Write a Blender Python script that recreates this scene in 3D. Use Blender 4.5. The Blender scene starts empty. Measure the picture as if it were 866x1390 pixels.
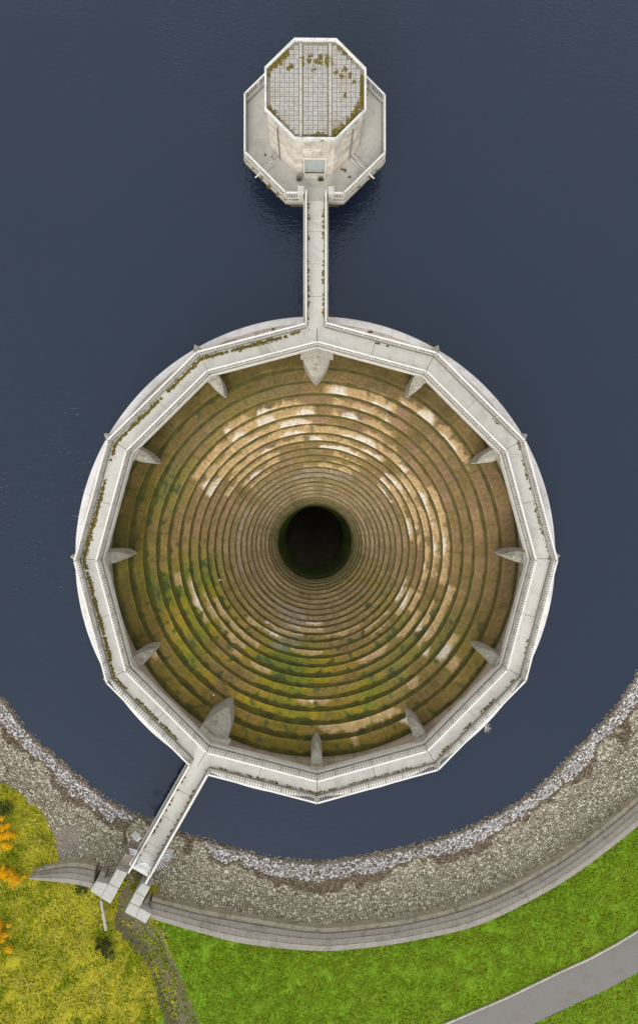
import bpy, math, random
from math import sin, cos, pi, radians, atan2, hypot, floor
from mathutils import Vector, Matrix, Euler, noise as MN

random.seed(7)
S = bpy.context.scene
COL = S.collection
def V(*a): return Vector(a)

# ------------------------------------------------------------------ camera
CAMP = Vector((-0.5682, 5.2626, 48.0)); AX, AY = 0.0103, -0.0155
CR = Matrix.Rotation(AX, 3, 'X') @ Matrix.Rotation(AY, 3, 'Y')
def at(px, py, z=0.0):
    """world point seen at photograph coordinate (px,py) on the level z"""
    d = CR @ Vector(((px-433)/867.0, -(py-650)/867.0, -1.0))
    t = (z-CAMP.z)/d.z
    return CAMP + d*t

# ------------------------------------------------------------------ mesh builder
class MB:
    def __init__(s): s.v = []; s.f = []; s.c = []; s.smooth = False
    def add(s, vs, fs):
        o = len(s.v); s.v.extend([tuple(v) for v in vs]); s.f.extend([tuple(i+o for i in f) for f in fs])
    def box(s, c, d, rz=0.0, taper=1.0):
        x, y, z = d[0]/2, d[1]/2, d[2]/2; cr, sr = cos(rz), sin(rz); vs = []
        for sz in (-1, 1):
            k = taper if sz > 0 else 1.0
            for sx, sy in ((-1,-1),(1,-1),(1,1),(-1,1)):
                a, b = sx*x*k, sy*y*k
                vs.append((c[0]+a*cr-b*sr, c[1]+a*sr+b*cr, c[2]+sz*z))
        s.add(vs, [(3,2,1,0),(4,5,6,7),(0,1,5,4),(1,2,6,5),(2,3,7,6),(3,0,4,7)])
    def bar(s, a, b, w, h):
        """horizontal-ish bar from a to b, width w (sideways) and height h"""
        a, b = Vector(a), Vector(b); d = (b-a).normalized()
        up = Vector((0,0,1)) if abs(d.z) < .95 else Vector((1,0,0))
        sd = d.cross(up).normalized(); u = sd.cross(d).normalized(); vs = []
        for p in (a, b):
            for q, r in ((-1,-1),(1,-1),(1,1),(-1,1)): vs.append(p+sd*q*w/2+u*r*h/2)
        s.add(vs, [(3,2,1,0),(4,5,6,7),(0,1,5,4),(1,2,6,5),(2,3,7,6),(3,0,4,7)])
    def tube(s, pts, r, n=8, cap=True):
        pts = [Vector(p) for p in pts]; rs = r if isinstance(r, (list, tuple)) else [r]*len(pts)
        o = len(s.v); vs = []; fs = []
        for i, p in enumerate(pts):
            d = (pts[min(i+1, len(pts)-1)]-pts[max(i-1, 0)]).normalized()
            up = Vector((0,0,1)) if abs(d.z) < .9 else Vector((1,0,0))
            a = d.cross(up).normalized(); b = a.cross(d)
            for k in range(n):
                t = 2*pi*k/n; vs.append(p+(a*cos(t)+b*sin(t))*rs[i])
        for i in range(len(pts)-1):
            for k in range(n): fs.append((i*n+k, i*n+(k+1) % n, (i+1)*n+(k+1) % n, (i+1)*n+k))
        if cap: fs.append(tuple(range(n-1, -1, -1))); fs.append(tuple((len(pts)-1)*n+k for k in range(n)))
        s.add(vs, fs)
    def prism(s, poly, z0, z1, inset=0.0):
        """vertical prism over a plan polygon; z0/z1 number or per-vertex list"""
        n = len(poly); A = sum(poly[i][0]*poly[(i+1) % n][1]-poly[(i+1) % n][0]*poly[i][1] for i in range(n))
        if A < 0:
            poly = poly[::-1]
            if isinstance(z1, list): z1 = z1[::-1]
            if isinstance(z0, list): z0 = z0[::-1]
        g = lambda z, i: z[i] if isinstance(z, list) else z
        vs = [(p[0], p[1], g(z0, i)) for i, p in enumerate(poly)]+[(p[0], p[1], g(z1, i)) for i, p in enumerate(poly)]
        s.add(vs, [tuple(range(n-1, -1, -1)), tuple(range(n, 2*n))]+[(i, (i+1) % n, (i+1) % n+n, i+n) for i in range(n)])
    def blob(s, c, r, jit=.25, sq=1.0, rnd=random):
        """irregular pebble: jittered icosahedron"""
        P = ICO; o = len(s.v); a = rnd.random()*6.28; ca, sa = cos(a), sin(a)
        for p in P:
            k = 1+rnd.uniform(-jit, jit)
            x, y, z = p[0]*r[0]*k, p[1]*r[1]*k, p[2]*r[2]*k
            s.v.append((c[0]+x*ca-y*sa, c[1]+x*sa+y*ca, c[2]+z))
        s.f.extend([(f[0]+o, f[1]+o, f[2]+o) for f in ICOF])
    def build(s, name, m, parent=None, bevel=0.0, smooth=False, col=None, wn=False):
        me = bpy.data.meshes.new(name)
        off = parent.matrix_world.translation if parent is not None else Vector()
        if parent is not None and 'o' in parent.keys(): off = Vector(parent['o'])
        vs = [(v[0]-off[0], v[1]-off[1], v[2]-off[2]) for v in s.v] if off.length > 0 else s.v
        me.from_pydata(vs, [], s.f); me.update()
        if col is not None:
            at_ = me.color_attributes.new('albedo', 'FLOAT_COLOR', 'POINT')
            flat = []
            for c in col: flat += [c[0], c[1], c[2], c[3] if len(c) > 3 else 1.0]
            at_.data.foreach_set('color', flat)
        if smooth: me.polygons.foreach_set('use_smooth', [True]*len(me.polygons))
        o = bpy.data.objects.new(name, me); COL.objects.link(o); me.materials.append(m)
        if parent is not None: o.parent = parent
        if bevel > 0:
            b = o.modifiers.new('bevel', 'BEVEL'); b.width = bevel; b.segments = 1; b.limit_method = 'ANGLE'; b.angle_limit = radians(40)
        return o
ph = (1+5**.5)/2
ICO = [Vector(v).normalized() for v in [(-1,ph,0),(1,ph,0),(-1,-ph,0),(1,-ph,0),(0,-1,ph),(0,1,ph),(0,-1,-ph),(0,1,-ph),(ph,0,-1),(ph,0,1),(-ph,0,-1),(-ph,0,1)]]
ICOF = [(0,11,5),(0,5,1),(0,1,7),(0,7,10),(0,10,11),(1,5,9),(5,11,4),(11,10,2),(10,7,6),(7,1,8),(3,9,4),(3,4,2),(3,2,6),(3,6,8),(3,8,9),(4,9,5),(2,4,11),(6,2,10),(8,6,7),(9,8,1)]

OFF = {}
def tag(o, label=None, cat=None, group=None, kind=None):
    if label: o['label'] = label
    if cat: o['category'] = cat
    if group: o['group'] = group
    if kind: o['kind'] = kind
    return o
def empty(name, loc, label, cat, group=None, rz=0.0):
    o = bpy.data.objects.new(name, None); COL.objects.link(o); o.location = loc; o.rotation_euler = (0, 0, rz)
    o.matrix_world = Matrix.Translation(loc) @ Matrix.Rotation(rz, 4, 'Z')
    return tag(o, label, cat, group)

# ------------------------------------------------------------------ materials
def mat(name):
    m = bpy.data.materials.new(name); m.use_nodes = True; nt = m.node_tree
    return m, nt, nt.nodes, nt.links, nt.nodes['Principled BSDF']
def nd(N, t, **k):
    n = N.new(t)
    for a, b in k.items():
        if a in n.inputs: n.inputs[a].default_value = b
        else: setattr(n, a, b)
    return n
def coord(N, L, kind='Object'):
    tc = N.new('ShaderNodeTexCoord'); return tc.outputs[kind]
def world_pos(N): return N.new('ShaderNodeNewGeometry').outputs['Position']
def mixc(N, L, fac, a, b, blend='MIX'):
    m = N.new('ShaderNodeMix'); m.data_type = 'RGBA'; m.blend_type = blend
    for s_, v in ((0, fac), (6, a), (7, b)):
        if isinstance(v, (int, float)): m.inputs[s_].default_value = v
        elif isinstance(v, tuple): m.inputs[s_].default_value = (v[0], v[1], v[2], 1)
        else: L.new(v, m.inputs[s_])
    return m.outputs[2]
def noi(N, L, vec, scale, detail=4, rough=.6, dist=0.0):
    n = nd(N, 'ShaderNodeTexNoise'); n.inputs['Scale'].default_value = scale; n.inputs['Detail'].default_value = detail
    n.inputs['Roughness'].default_value = rough; n.inputs['Distortion'].default_value = dist
    if vec is not None: L.new(vec, n.inputs['Vector'])
    return n.outputs['Fac']
def ramp(N, L, fac, stops):
    r = N.new('ShaderNodeValToRGB'); e = r.color_ramp.elements
    while len(e) < len(stops): e.new(.5)
    for i, (p, c) in enumerate(stops):
        e[i].position = p; e[i].color = (c, c, c, 1) if isinstance(c, (int, float)) else (c[0], c[1], c[2], 1)
    L.new(fac, r.inputs['Fac']); return r.outputs['Color']
def mth(N, L, op, a, b=0.0, c=None, clamp=False):
    m = N.new('ShaderNodeMath'); m.operation = op; m.use_clamp = clamp
    for i, v in enumerate((a, b, c)):
        if v is None: continue
        if isinstance(v, (int, float)): m.inputs[i].default_value = v
        else: L.new(v, m.inputs[i])
    return m.outputs[0]
def bump(N, L, P, h, strength=.4, dist=.02):
    b = N.new('ShaderNodeBump'); b.inputs['Strength'].default_value = strength; b.inputs['Distance'].default_value = dist
    L.new(h, b.inputs['Height']); L.new(b.outputs[0], P.inputs['Normal'])
def weathered(name, a, b, stain, sscale=.6, samt=.5, fine=9.0, rough=.85, isl=0.0, bs=.3, lichen=None, lo=.5, hi=.68):
    m, nt, N, L, P = mat(name); pos = world_pos(N)
    c = mixc(N, L, ramp(N, L, noi(N, L, pos, fine, 6, .7), [(.3, 0.0), (.7, 1.0)]), a, b)
    f = ramp(N, L, noi(N, L, pos, sscale, 7, .72, .4), [(lo, 0.0), (hi, 1.0)])
    c = mixc(N, L, mth(N, L, 'MULTIPLY', f, samt), c, stain)
    if lichen:
        f2 = ramp(N, L, noi(N, L, pos, 2.3, 8, .75, .8), [(.60, 0.0), (.68, 1.0)])
        c = mixc(N, L, mth(N, L, 'MULTIPLY', f2, lichen[3]), c, lichen[:3])
    if isl > 0:
        g = N.new('ShaderNodeNewGeometry').outputs['Random Per Island']
        v = mth(N, L, 'MULTIPLY_ADD', g, isl, 1-isl/2); cc = N.new('ShaderNodeCombineColor')
        for i in range(3): L.new(v, cc.inputs[i])
        c = mixc(N, L, 1.0, c, cc.outputs[0], 'MULTIPLY')
    L.new(c, P.inputs['Base Color']); P.inputs['Roughness'].default_value = rough
    bump(N, L, P, noi(N, L, pos, fine*3, 6, .7), bs, .01)
    return m
def islands(name, cols, rough=.9, fine=6.0, amt=.35, spec=.3, bs=0.3):
    """per-island colour picked from a ramp, with fine noise"""
    m, nt, N, L, P = mat(name); pos = world_pos(N)
    g = N.new('ShaderNodeNewGeometry').outputs['Random Per Island']
    st = [(i/max(1, len(cols)-1), c) for i, c in enumerate(cols)]
    c = ramp(N, L, g, st)
    n = noi(N, L, pos, fine, 5, .7); v = mth(N, L, 'MULTIPLY_ADD', n, amt*2, 1-amt); cc = N.new('ShaderNodeCombineColor')
    for i in range(3): L.new(v, cc.inputs[i])
    c = mixc(N, L, 1.0, c, cc.outputs[0], 'MULTIPLY')
    L.new(c, P.inputs['Base Color']); P.inputs['Roughness'].default_value = rough; P.inputs['Specular IOR Level'].default_value = spec
    if bs: bump(N, L, P, noi(N, L, pos, 25, 4, .6), bs, .01)
    return m
M = {}
M['mossbeam'] = weathered('mossy_beam', (.24,.20,.14), (.36,.32,.25), (.10,.08,.03), 1.5, .85, 6, .9, 0, .4, (.12,.10,.02,.8))
M['deck'] = weathered('deck_concrete', (.49,.475,.43), (.57,.555,.51), (.34,.32,.27), .9, .65, 7, .85, 0.06)
M['beam'] = weathered('beam_concrete', (.42,.41,.38), (.55,.53,.50), (.26,.24,.18), 1.3, .7, 6, .9, 0, .3, (.17,.15,.05,.6))
M['kerbdark'] = weathered('kerb_concrete', (.19,.18,.15), (.30,.28,.24), (.09,.08,.04), 1.3, .8, 6, .9, 0, .3, (.11,.10,.03,.7))
M['rail'] = weathered('rail_paint', (.58,.57,.53), (.67,.655,.62), (.42,.40,.35), 1.6, .6, 9, .6, 0.0, .15)
M['railold'] = weathered('rail_concrete', (.38,.365,.33), (.50,.485,.45), (.25,.23,.18), 2.2, .6, 9, .8, 0.1, .2)
M['pier'] = weathered('pier_stone', (.24,.225,.18), (.38,.36,.31), (.14,.12,.06), 1.3, .9, 7, .9, 0, .5, (.50,.48,.44,.5))
M['innerlip'] = weathered('inner_lip_stone', (.24,.19,.14), (.34,.28,.21), (.16,.11,.05), .9, .8, 5, .85, .3, .4, (.55,.48,.40,.5))
M['lip'] = weathered('lip_stone', (.37,.31,.275), (.50,.45,.415), (.26,.19,.145), .8, .95, 5, .85, 0.16, .4, (.12,.10,.05,.55))
M['crest'] = weathered('crest_stone', (.60,.57,.55), (.74,.72,.70), (.42,.36,.32), .9, .6, 6, .8, 0.12, .3)
M['ashlar'] = weathered('ashlar', (.40,.36,.30), (.54,.50,.44), (.28,.23,.17), .8, .75, 6, .9, .32, .5, (.62,.60,.56,.6))
M['wet'] = weathered('wet_stone', (.07,.06,.045), (.12,.10,.07), (.03,.03,.02), 1.0, .6, 5, .6, .2, .5)
M['platform'] = weathered('platform_concrete', (.36,.345,.31), (.44,.425,.385), (.24,.22,.19), .8, .6, 6, .9, 0, .3)
M['tile'] = weathered('roof_tile', (.33,.325,.315), (.45,.435,.41), (.33,.28,.20), .8, 1.0, 8, .6, .26, .3, (.46,.30,.09,.6))
M['roofbed'] = weathered('roof_bed', (.17,.155,.12), (.26,.235,.19), (.10,.08,.035), 1.2, .8, 6, .9, 0, .4, (.13,.12,.03,.8))
M['coping'] = weathered('coping_stone', (.50,.495,.48), (.62,.615,.60), (.29,.275,.24), 1.6, .8, 7, .85, .1, .4)
M['door'] = weathered('door_paint', (.30,.33,.32), (.36,.39,.38), (.24,.22,.18), 1.5, .5, 8, .6)
M['frame'] = weathered('door_stone', (.48,.44,.38), (.58,.54,.48), (.33,.29,.23), 1.5, .6, 8, .85)
M['pipe'] = weathered('pipe_iron', (.12,.12,.115), (.20,.195,.18), (.10,.07,.05), 2.0, .5, 8, .6)
M['galv'] = weathered('galvanised', (.46,.50,.52), (.58,.61,.63), (.34,.36,.37), 2.0, .5, 10, .45); M['galv'].node_tree.nodes['Principled BSDF'].inputs['Metallic'].default_value = .35
M['abut'] = weathered('abutment_stone', (.29,.29,.27), (.40,.40,.375), (.27,.26,.22), .9, .7, 6, .9, .16, .5, (.20,.19,.13,.5))
M['abutlow'] = weathered('abutment_step_stone', (.19,.165,.13), (.28,.24,.19), (.14,.12,.08), 1.2, .7, 6, .9, .2, .5)
M['wave'] = weathered('wave_wall_stone', (.15,.135,.115), (.215,.195,.167), (.10,.09,.068), .9, .8, 6, .9, .07, .5, (.16,.15,.07,.5))
M['wavelight'] = weathered('wave_wall_edge_stone', (.21,.193,.168), (.275,.255,.228), (.14,.13,.105), .9, .8, 6, .9, .08, .4)
M['asphalt'] = weathered('asphalt', (.11,.105,.10), (.20,.19,.18), (.13,.12,.08), .9, .8, 30, .95)
M['kerb'] = weathered('kerb_stone', (.32,.30,.27), (.42,.40,.36), (.20,.18,.12), 1.0, .6, 6, .9, .2)
M['moss'] = islands('moss', [(.10,.075,.012),(.14,.115,.014),(.07,.065,.012),(.20,.13,.02),(.12,.10,.012)], .95, 14, .5)
M['mossgreen'] = islands('green_weed', [(.07,.10,.015),(.12,.15,.02),(.05,.07,.012)], .95, 14, .5)
M['white_stone'] = islands('riprap', [(.13,.11,.09),(.30,.28,.27),(.54,.525,.52),(.66,.65,.65),(.46,.44,.42),(.62,.60,.60),(.30,.27,.25),(.72,.71,.71)], .9, 5, .2)
M['pitch_stone'] = islands('pitching_stone', [(.24,.212,.155),(.36,.325,.245),(.46,.42,.325),(.32,.285,.21),(.56,.53,.45),(.28,.245,.18),(.42,.385,.29),(.16,.14,.095)], .9, 4, .25)
M['brown_stone'] = islands('brown_debris', [(.10,.078,.05),(.18,.14,.095),(.28,.23,.165),(.13,.10,.068),(.22,.185,.14)], .95, 6, .35)
M['driftwood'] = islands('driftwood', [(.18,.13,.08),(.30,.24,.17),(.11,.07,.04),(.38,.33,.27)], .9, 9, .3)
M['grass_green'] = islands('grass_green', [(.075,.175,.008),(.12,.25,.010),(.10,.20,.008),(.16,.28,.018),(.09,.20,.010),(.14,.23,.015)], .9, .7, .35, .15, 0)
M['grass_yellow'] = islands('grass_yellow', [(.25,.23,.015),(.34,.30,.02),(.14,.19,.012),(.38,.33,.07),(.22,.23,.015),(.30,.20,.02),(.12,.17,.012)], .95, .6, .35, .15, 0)
def grassmat(name, cols, cols2, scale, lo, hi):
    m = islands(name, cols, .95, .7, .30, .15, 0); nt = m.node_tree; N, L = nt.nodes, nt.links; P = N['Principled BSDF']
    src = P.inputs['Base Color'].links[0].from_socket; pos = world_pos(N)
    g = N.new('ShaderNodeNewGeometry').outputs['Random Per Island']
    c2 = ramp(N, L, g, [(i/max(1, len(cols2)-1), c) for i, c in enumerate(cols2)])
    f = ramp(N, L, noi(N, L, pos, scale, 6, .7, .5), [(lo, 0.0), (hi, 1.0)])
    L.new(mixc(N, L, f, src, c2), P.inputs['Base Color']); return m
M['grass_green'] = grassmat('mown_grass', [(.18,.28,.010),(.22,.34,.012),(.18,.29,.010),(.27,.37,.025),(.17,.29,.010)], [(.24,.31,.015),(.29,.32,.02),(.20,.29,.012),(.33,.34,.06)], .38, .42, .66)
M['grass_yellow'] = grassmat('rough_mossy_grass', [(.42,.43,.012),(.54,.52,.016),(.36,.38,.014),(.62,.58,.14),(.50,.44,.014),(.62,.54,.22)], [(.18,.27,.010),(.28,.34,.012),(.13,.21,.01),(.38,.38,.015)], .42, .44, .60)
M['leaf'] = islands('shrub_leaf', [(.05,.07,.012),(.09,.12,.018),(.03,.05,.01),(.11,.11,.02)], .9, 6, .3, .2, 0)
M['gorse_leaf'] = islands('gorse_leaf', [(.05,.08,.012),(.11,.14,.02),(.20,.19,.03),(.04,.06,.01)], .9, 6, .3, .2, 0)
M['flower'] = islands('gorse_flower', [(.80,.42,.004),(.85,.52,.006),(.70,.34,.004),(.88,.60,.01)], .9, 6, .2, .2, 0)
M['stem'] = islands('woody_stem', [(.12,.09,.06),(.18,.14,.10)], .9)
M['twig'] = islands('pale_twig', [(.55,.5,.44),(.42,.36,.28),(.62,.58,.52)], .9)
M['timber'] = weathered('weathered_timber', (.27,.25,.22), (.37,.35,.31), (.17,.15,.12), 2, .6, 10, .95)
M['mesh'] = weathered('gate_sheet', (.34,.37,.375), (.41,.44,.44), (.27,.29,.28), 1.5, .5, 10, .5)
M['white'] = weathered('white_scrap', (.75,.75,.72), (.8,.8,.78), (.6,.6,.55), 2, .3, 10, .7)

# funnel stone: painted albedo (stains of the stone itself, plus painted shade) + fine grain
def funnel_material():
    m, nt, N, L, P = mat('terrace_stone'); pos = world_pos(N)
    a = N.new('ShaderNodeAttribute'); a.attribute_name = 'albedo'
    n1 = noi(N, L, pos, 3.5, 8, .75); n2 = noi(N, L, pos, 14, 6, .7)
    v = mth(N, L, 'MULTIPLY_ADD', n1, 2.0, .0); v = mth(N, L, 'MULTIPLY', v, mth(N, L, 'MULTIPLY_ADD', n2, .9, .55))
    cc = N.new('ShaderNodeCombineColor')
    for i in range(3): L.new(v, cc.inputs[i])
    c = mixc(N, L, 1.0, a.outputs['Color'], cc.outputs[0], 'MULTIPLY')
    # moss and painted foot shade in alpha: broken clumps
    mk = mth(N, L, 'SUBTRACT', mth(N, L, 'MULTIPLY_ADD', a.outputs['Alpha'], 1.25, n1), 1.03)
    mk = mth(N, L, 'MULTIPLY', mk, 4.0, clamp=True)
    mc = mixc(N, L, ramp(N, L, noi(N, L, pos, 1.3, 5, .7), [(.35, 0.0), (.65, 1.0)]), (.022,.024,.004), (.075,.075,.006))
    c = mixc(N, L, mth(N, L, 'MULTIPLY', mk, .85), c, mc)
    L.new(c, P.inputs['Base Color']); P.inputs['Roughness'].default_value = .8; P.inputs['Specular IOR Level'].default_value = .35
    bump(N, L, P, mth(N, L, 'ADD', noi(N, L, pos, 9, 7, .75), n1), .5, .03)
    return m
M['funnel'] = funnel_material()

# ------------------------------------------------------------------ SPILLWAY
D = [551,503.6,464,429,398.6,368,342,316,293.6,273,253,235,217,202.3,187,173,160.4,148,136,125.7,117.8,110,102.5]
ring_d = [1.75+.40*i if i <= 13 else 6.95+.50*(i-13) for i in range(len(D))]
ring_r = [D[i]/2*(48+ring_d[i])/867 for i in range(len(D))]
ring_r[-1] = 3.56
TH = pi/180
def wrap(a): return (a+180) % 360-180
# ochre / white scoured stretches (ring, start deg, end deg, ochre amount, white amount)
PATCH = [
 (2,60,88,.9,.55),(1,47,62,.6,.5),(1,28,47,.55,.1),(1,88,96,.15,.0),(3,60,84,.35,.1),(3,94,110,.2,.0),
 (4,90,150,.85,.4),(5,91,152,.9,.5),(6,92,154,.9,.35),(7,96,142,.5,.1),(7,84,94,.3,.25),(3,100,128,.25,.05),
 (4,55,84,.35,.15),(5,50,70,.2,.0),(6,40,92,.85,.15),(7,52,86,.5,.05),(8,60,92,.3,.15),
 (6,14,40,.8,.1),(7,6,44,.85,.1),(8,10,48,.85,.2),(9,4,40,.5,.1),(10,30,46,.25,.45),(9,38,48,.25,.5),(8,-2,8,.2,0),
 (5,-16,30,.7,.12),(6,-14,14,.85,.25),(7,-22,4,.75,.2),(7,-34,-22,.6,.05),(5,-40,-22,.3,.1),
 (4,-44,-14,.75,.08),(8,-40,-22,.85,.15),(9,-34,-18,.7,.05),(9,-60,-40,.45,.0),(6,-48,-30,.6,.1),(6,-70,-52,.35,0),
 (2,-42,-34,.25,.6),(1,-42,-36,.25,.6),(3,-46,-40,.3,.4),(2,-36,-30,.3,.1),(1,-92,-60,.35,.25),(2,-60,-50,.3,.1),
 (11,250,276,.75,.2),(12,262,276,.7,.25),(10,235,262,.5,.1),(9,225,250,.45,.1),(10,276,300,.35,.0),(8,255,275,.4,.0),(8,-58,-44,.4,.1),
 (5,192,214,.55,.25),(6,200,235,.5,.0),(7,205,240,.4,0),(4,184,196,.3,.1),(5,230,250,.35,0),
 (10,60,80,.25,.1),(11,60,100,.2,0),(9,62,80,.45,.1),(9,112,140,.4,.1),(10,120,138,.25,.05),(8,110,150,.45,.05),(0,-150,-146,.3,.3),
 (3,262,278,.3,.3),(0,-64,-60,.2,.7),(0,-80,-77,.2,.6)]
GREY = [(9,240,262),(10,240,262),(8,244,256),(11,246,264),(12,240,262),(13,236,264),(14,230,262),(12,60,100),(13,60,110),(12,150,200)]
def sm(x, a, b):
    t = max(0.0, min(1.0, (x-a)/(b-a))); return t*t*(3-2*t)
def lerp3(a, b, t): return tuple(a[k]+(b[k]-a[k])*t for k in range(3))
def bump_ang(a, c, w):  # soft lobe in direction
    return max(0.0, 1-abs(wrap(a-c))/w)
def fcol(i, ang, t, r, riser, blk, jn=False):
    """albedo of terrace i at angle ang (deg); t 0=foot of the riser .. 1=nosing"""
    x, y = r*cos(ang*TH), r*sin(ang*TH)
    n = MN.noise(Vector((x*.55, y*.55, i*3.7))); n2 = MN.noise(Vector((x*1.9, y*1.9, i*5.1+9))); n3 = MN.noise(Vector((x*.22, y*.22, 40)))
    brown = (.195,.134,.040); pink = (.185,.112,.060); grey = (.195,.150,.082)
    c = lerp3(brown, pink, min(1, max(0, .45+n*1.1+(blk-.5)*.45+(.12 if -20 < wrap(ang) < 80 else 0))))
    inner = sm(9-r, 0, 4)
    c = lerp3(c, grey, inner*.65); c = tuple(q*(1+.22*inner) for q in c)
    st_ = MN.noise(Vector((cos(ang*TH)*16, sin(ang*TH)*16, r*.13)))+.6*MN.noise(Vector((cos(ang*TH)*45, sin(ang*TH)*45, r*.2+5)))
    k = (.92+.16*blk)*(1+.26*st_)*(1+.35*n); c = tuple(q*k for q in c)
    if n3+n*.6 > .12 and r < 14.5: c = lerp3(c, (.205,.150,.030), min(1, (n3+n*.6-.12)*3)*.7*(.6 if -30 < wrap(ang) < 75 else 1))
    # mossy yellow-green region lower left and bottom, weaker left
    g = max(sm(bump_ang(ang, -120, 85), .05, .7)*sm(r, 6, 10), .85*sm(bump_ang(ang, -170, 70), .1, .7)*sm(r, 10.5, 14.5),
            .45*sm(bump_ang(ang, 130, 45), .1, .7)*sm(r, 13, 15), .75*sm(bump_ang(ang, -85, 40), .1, .7)*sm(r, 8, 11), .45*sm(bump_ang(ang, -45, 40), .1, .8)*sm(r, 12.8, 14.5), .3*sm(bump_ang(ang,-50,50),.2,.8)*sm(r,5,7))
    g = min(1, g*1.35)*max(0, min(1, .80+n*.9+n2*.5+n3*.7))*(.75 if i > 7 else 1)
    yel = lerp3((.27,.195,.006), (.12,.145,.010), min(1, max(0, .45+n3*1.8+n2*.9)))
    if i <= 1: yel = lerp3(yel, (.16,.10,.006), .6)
    c = lerp3(c, yel, min(1, g*1.15))
    # dark green blotches inside the mossy area
    if n2 > .28 and g > .25: c = lerp3(c, (.040,.062,.028), min(1, (n2-.28)*5)*.8)
    # olive wash on the outermost shelves
    if i <= 1:
        o = sm(bump_ang(ang, 130, 110), .0, .6)*(.85 if i == 0 else .5)+(.35 if i == 0 else .15)
        c = lerp3(c, (.075,.055,.008), min(.9, o*(.75+n*.8)))
    if i == 2 and 95 < ang % 360 < 200: c = lerp3(c, (.11,.09,.035), .4)
    # grey scoured parts
    for gi, a0, a1 in GREY:
        if gi == i:
            a = a0+wrap(ang-a0)
            if a0 < a < a1: c = lerp3(c, (.27,.235,.19), .45*min(1, (a-a0)/3, (a1-a)/3)*(.6+blk*.6))
    # ochre and pale scoured stone
    for pi_, a0, a1, oc, wh in PATCH:
        if pi_ != i: continue
        a = a0+((ang-a0) % 360)
        if a > a1: continue
        e = min(1, (a-a0)/1.5, (a1-a)/1.5)
        n4 = MN.noise(Vector((x*1.1+70, y*1.1, i*2.3))); n5 = MN.noise(Vector((x*4, y*4, i*1.3)))
        m = sm(t*1.1+n4*.9+n5*.45+oc*.75-.72, 0, .30)*e
        if oc < .4: m *= sm(n4+.25, 0, .2)
        c = lerp3(c, lerp3((.50,.34,.15), (.36,.25,.125), min(1, max(0, .5+n5))), min(1, m)*.85)
        w = sm(t*1.25+n5*.40+MN.noise(Vector((x*.6, y*.6, i*7.7+3)))*2.2-1.66+wh*.85, 0, .26)*e*sm(t, .25, .5)
        if wh > .04: c = lerp3(c, (.58,.52,.43), min(1, w)*(.85 if not riser else .3))
    # moss in alpha, widened to paint in shade along the foot of every riser
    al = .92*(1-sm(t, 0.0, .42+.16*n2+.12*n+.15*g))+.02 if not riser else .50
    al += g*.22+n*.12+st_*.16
    if i >= 16: al *= .9; c = tuple(q*(1.12-.02*(i-15)) for q in c)
    if i >= 19: c = lerp3(c, (.07,.085,.022), .35)
    if jn and (blk*97.3) % 1 < .14: c = tuple(q*.68 for q in c); al += .12
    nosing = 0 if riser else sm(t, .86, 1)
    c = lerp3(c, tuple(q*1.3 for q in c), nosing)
    return (c[0], c[1], c[2], max(0, min(1, al)))

spill = empty('spillway', (0, 0, 0), 'giant round bellmouth spillway with stepped mossy stone terraces falling to a black shaft', 'spillway')
def sweep(name, prof, m, parent, nseg, cf=None, jit=0.0, smooth=False, seed=0):
    """revolve a profile [(r,z,t,riser)] with painted albedo"""
    mb = MB(); cols = []
    for j in range(nseg):
        a = 360.0*j/nseg
        for k, (r, z, t, rs) in enumerate(prof):
            q = 0
            if jit: q = jit*MN.noise(Vector((cos(a*TH)*r*2.2, sin(a*TH)*r*2.2, k*1.7+seed*9)))
            mb.v.append(((r+q)*cos(a*TH), (r+q)*sin(a*TH), z+q*.5))
            if cf: cols.append(cf(a, t, r, rs))
    n = len(prof)
    for j in range(nseg):
        j2 = (j+1) % nseg
        for k in range(n-1): mb.f.append((j*n+k, j2*n+k, j2*n+k+1, j*n+k+1))
    return mb.build(name, m, parent, smooth=smooth, col=cols if cf else None)
for i in range(len(D)):
    rf, zf = ring_r[i], -ring_d[i]            # foot of the riser i (outer edge of terrace i)
    if i+1 < len(D): rn, zn = ring_r[i+1], -ring_d[i+1]
    else: rn, zn = 3.42, zf-.25
    drop = (zf-zn); rise = min(.27+.01*i, drop*.62) if i < 13 else .33   # height of next riser under nosing
    zt = zn+rise                               # nosing height
    # height of this terrace's own outer riser
    pd = (ring_d[i]-ring_d[i-1]) if i > 0 else .4
    rise_here = min(.27+.01*(i-1), pd*.62) if i < 14 else .33
    if i == 0: rise_here = .42
    und = .03
    prof = [(rf+.035, zf+rise_here, 0, True), (rf+.02, zf+rise_here*.5, 0, True), (rf, zf, 0, True)]
    for t in (.0, .12, .25, .4, .55, .7, .82, .92, 1.0):
        zz = zf+(zt-zf)*t-(0 if t < 1 else .012)
        prof.append((rf+(rn+.035-rf)*t, zz, t, False))
    nb = max(18, round(2*pi*rf/1.15)); rb = random.Random(i*31+5); bl = [rb.random() for _ in range(nb)]; shift = rb.random()
    nseg = 960 if rf > 9 else (720 if rf > 5.5 else 480)
    sweep('step_ring', prof, M['funnel'], spill, nseg, lambda a, t, r, rs, i=i, nb=nb, nseg=nseg, bl=bl, shift=shift: fcol(i, a, t, r, rs, bl[int(floor(a/360*nb+shift)) % nb], ((a/360*nb+shift) % 1) < nb/nseg and nseg/nb > 5), jit=.03, seed=i)
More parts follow.
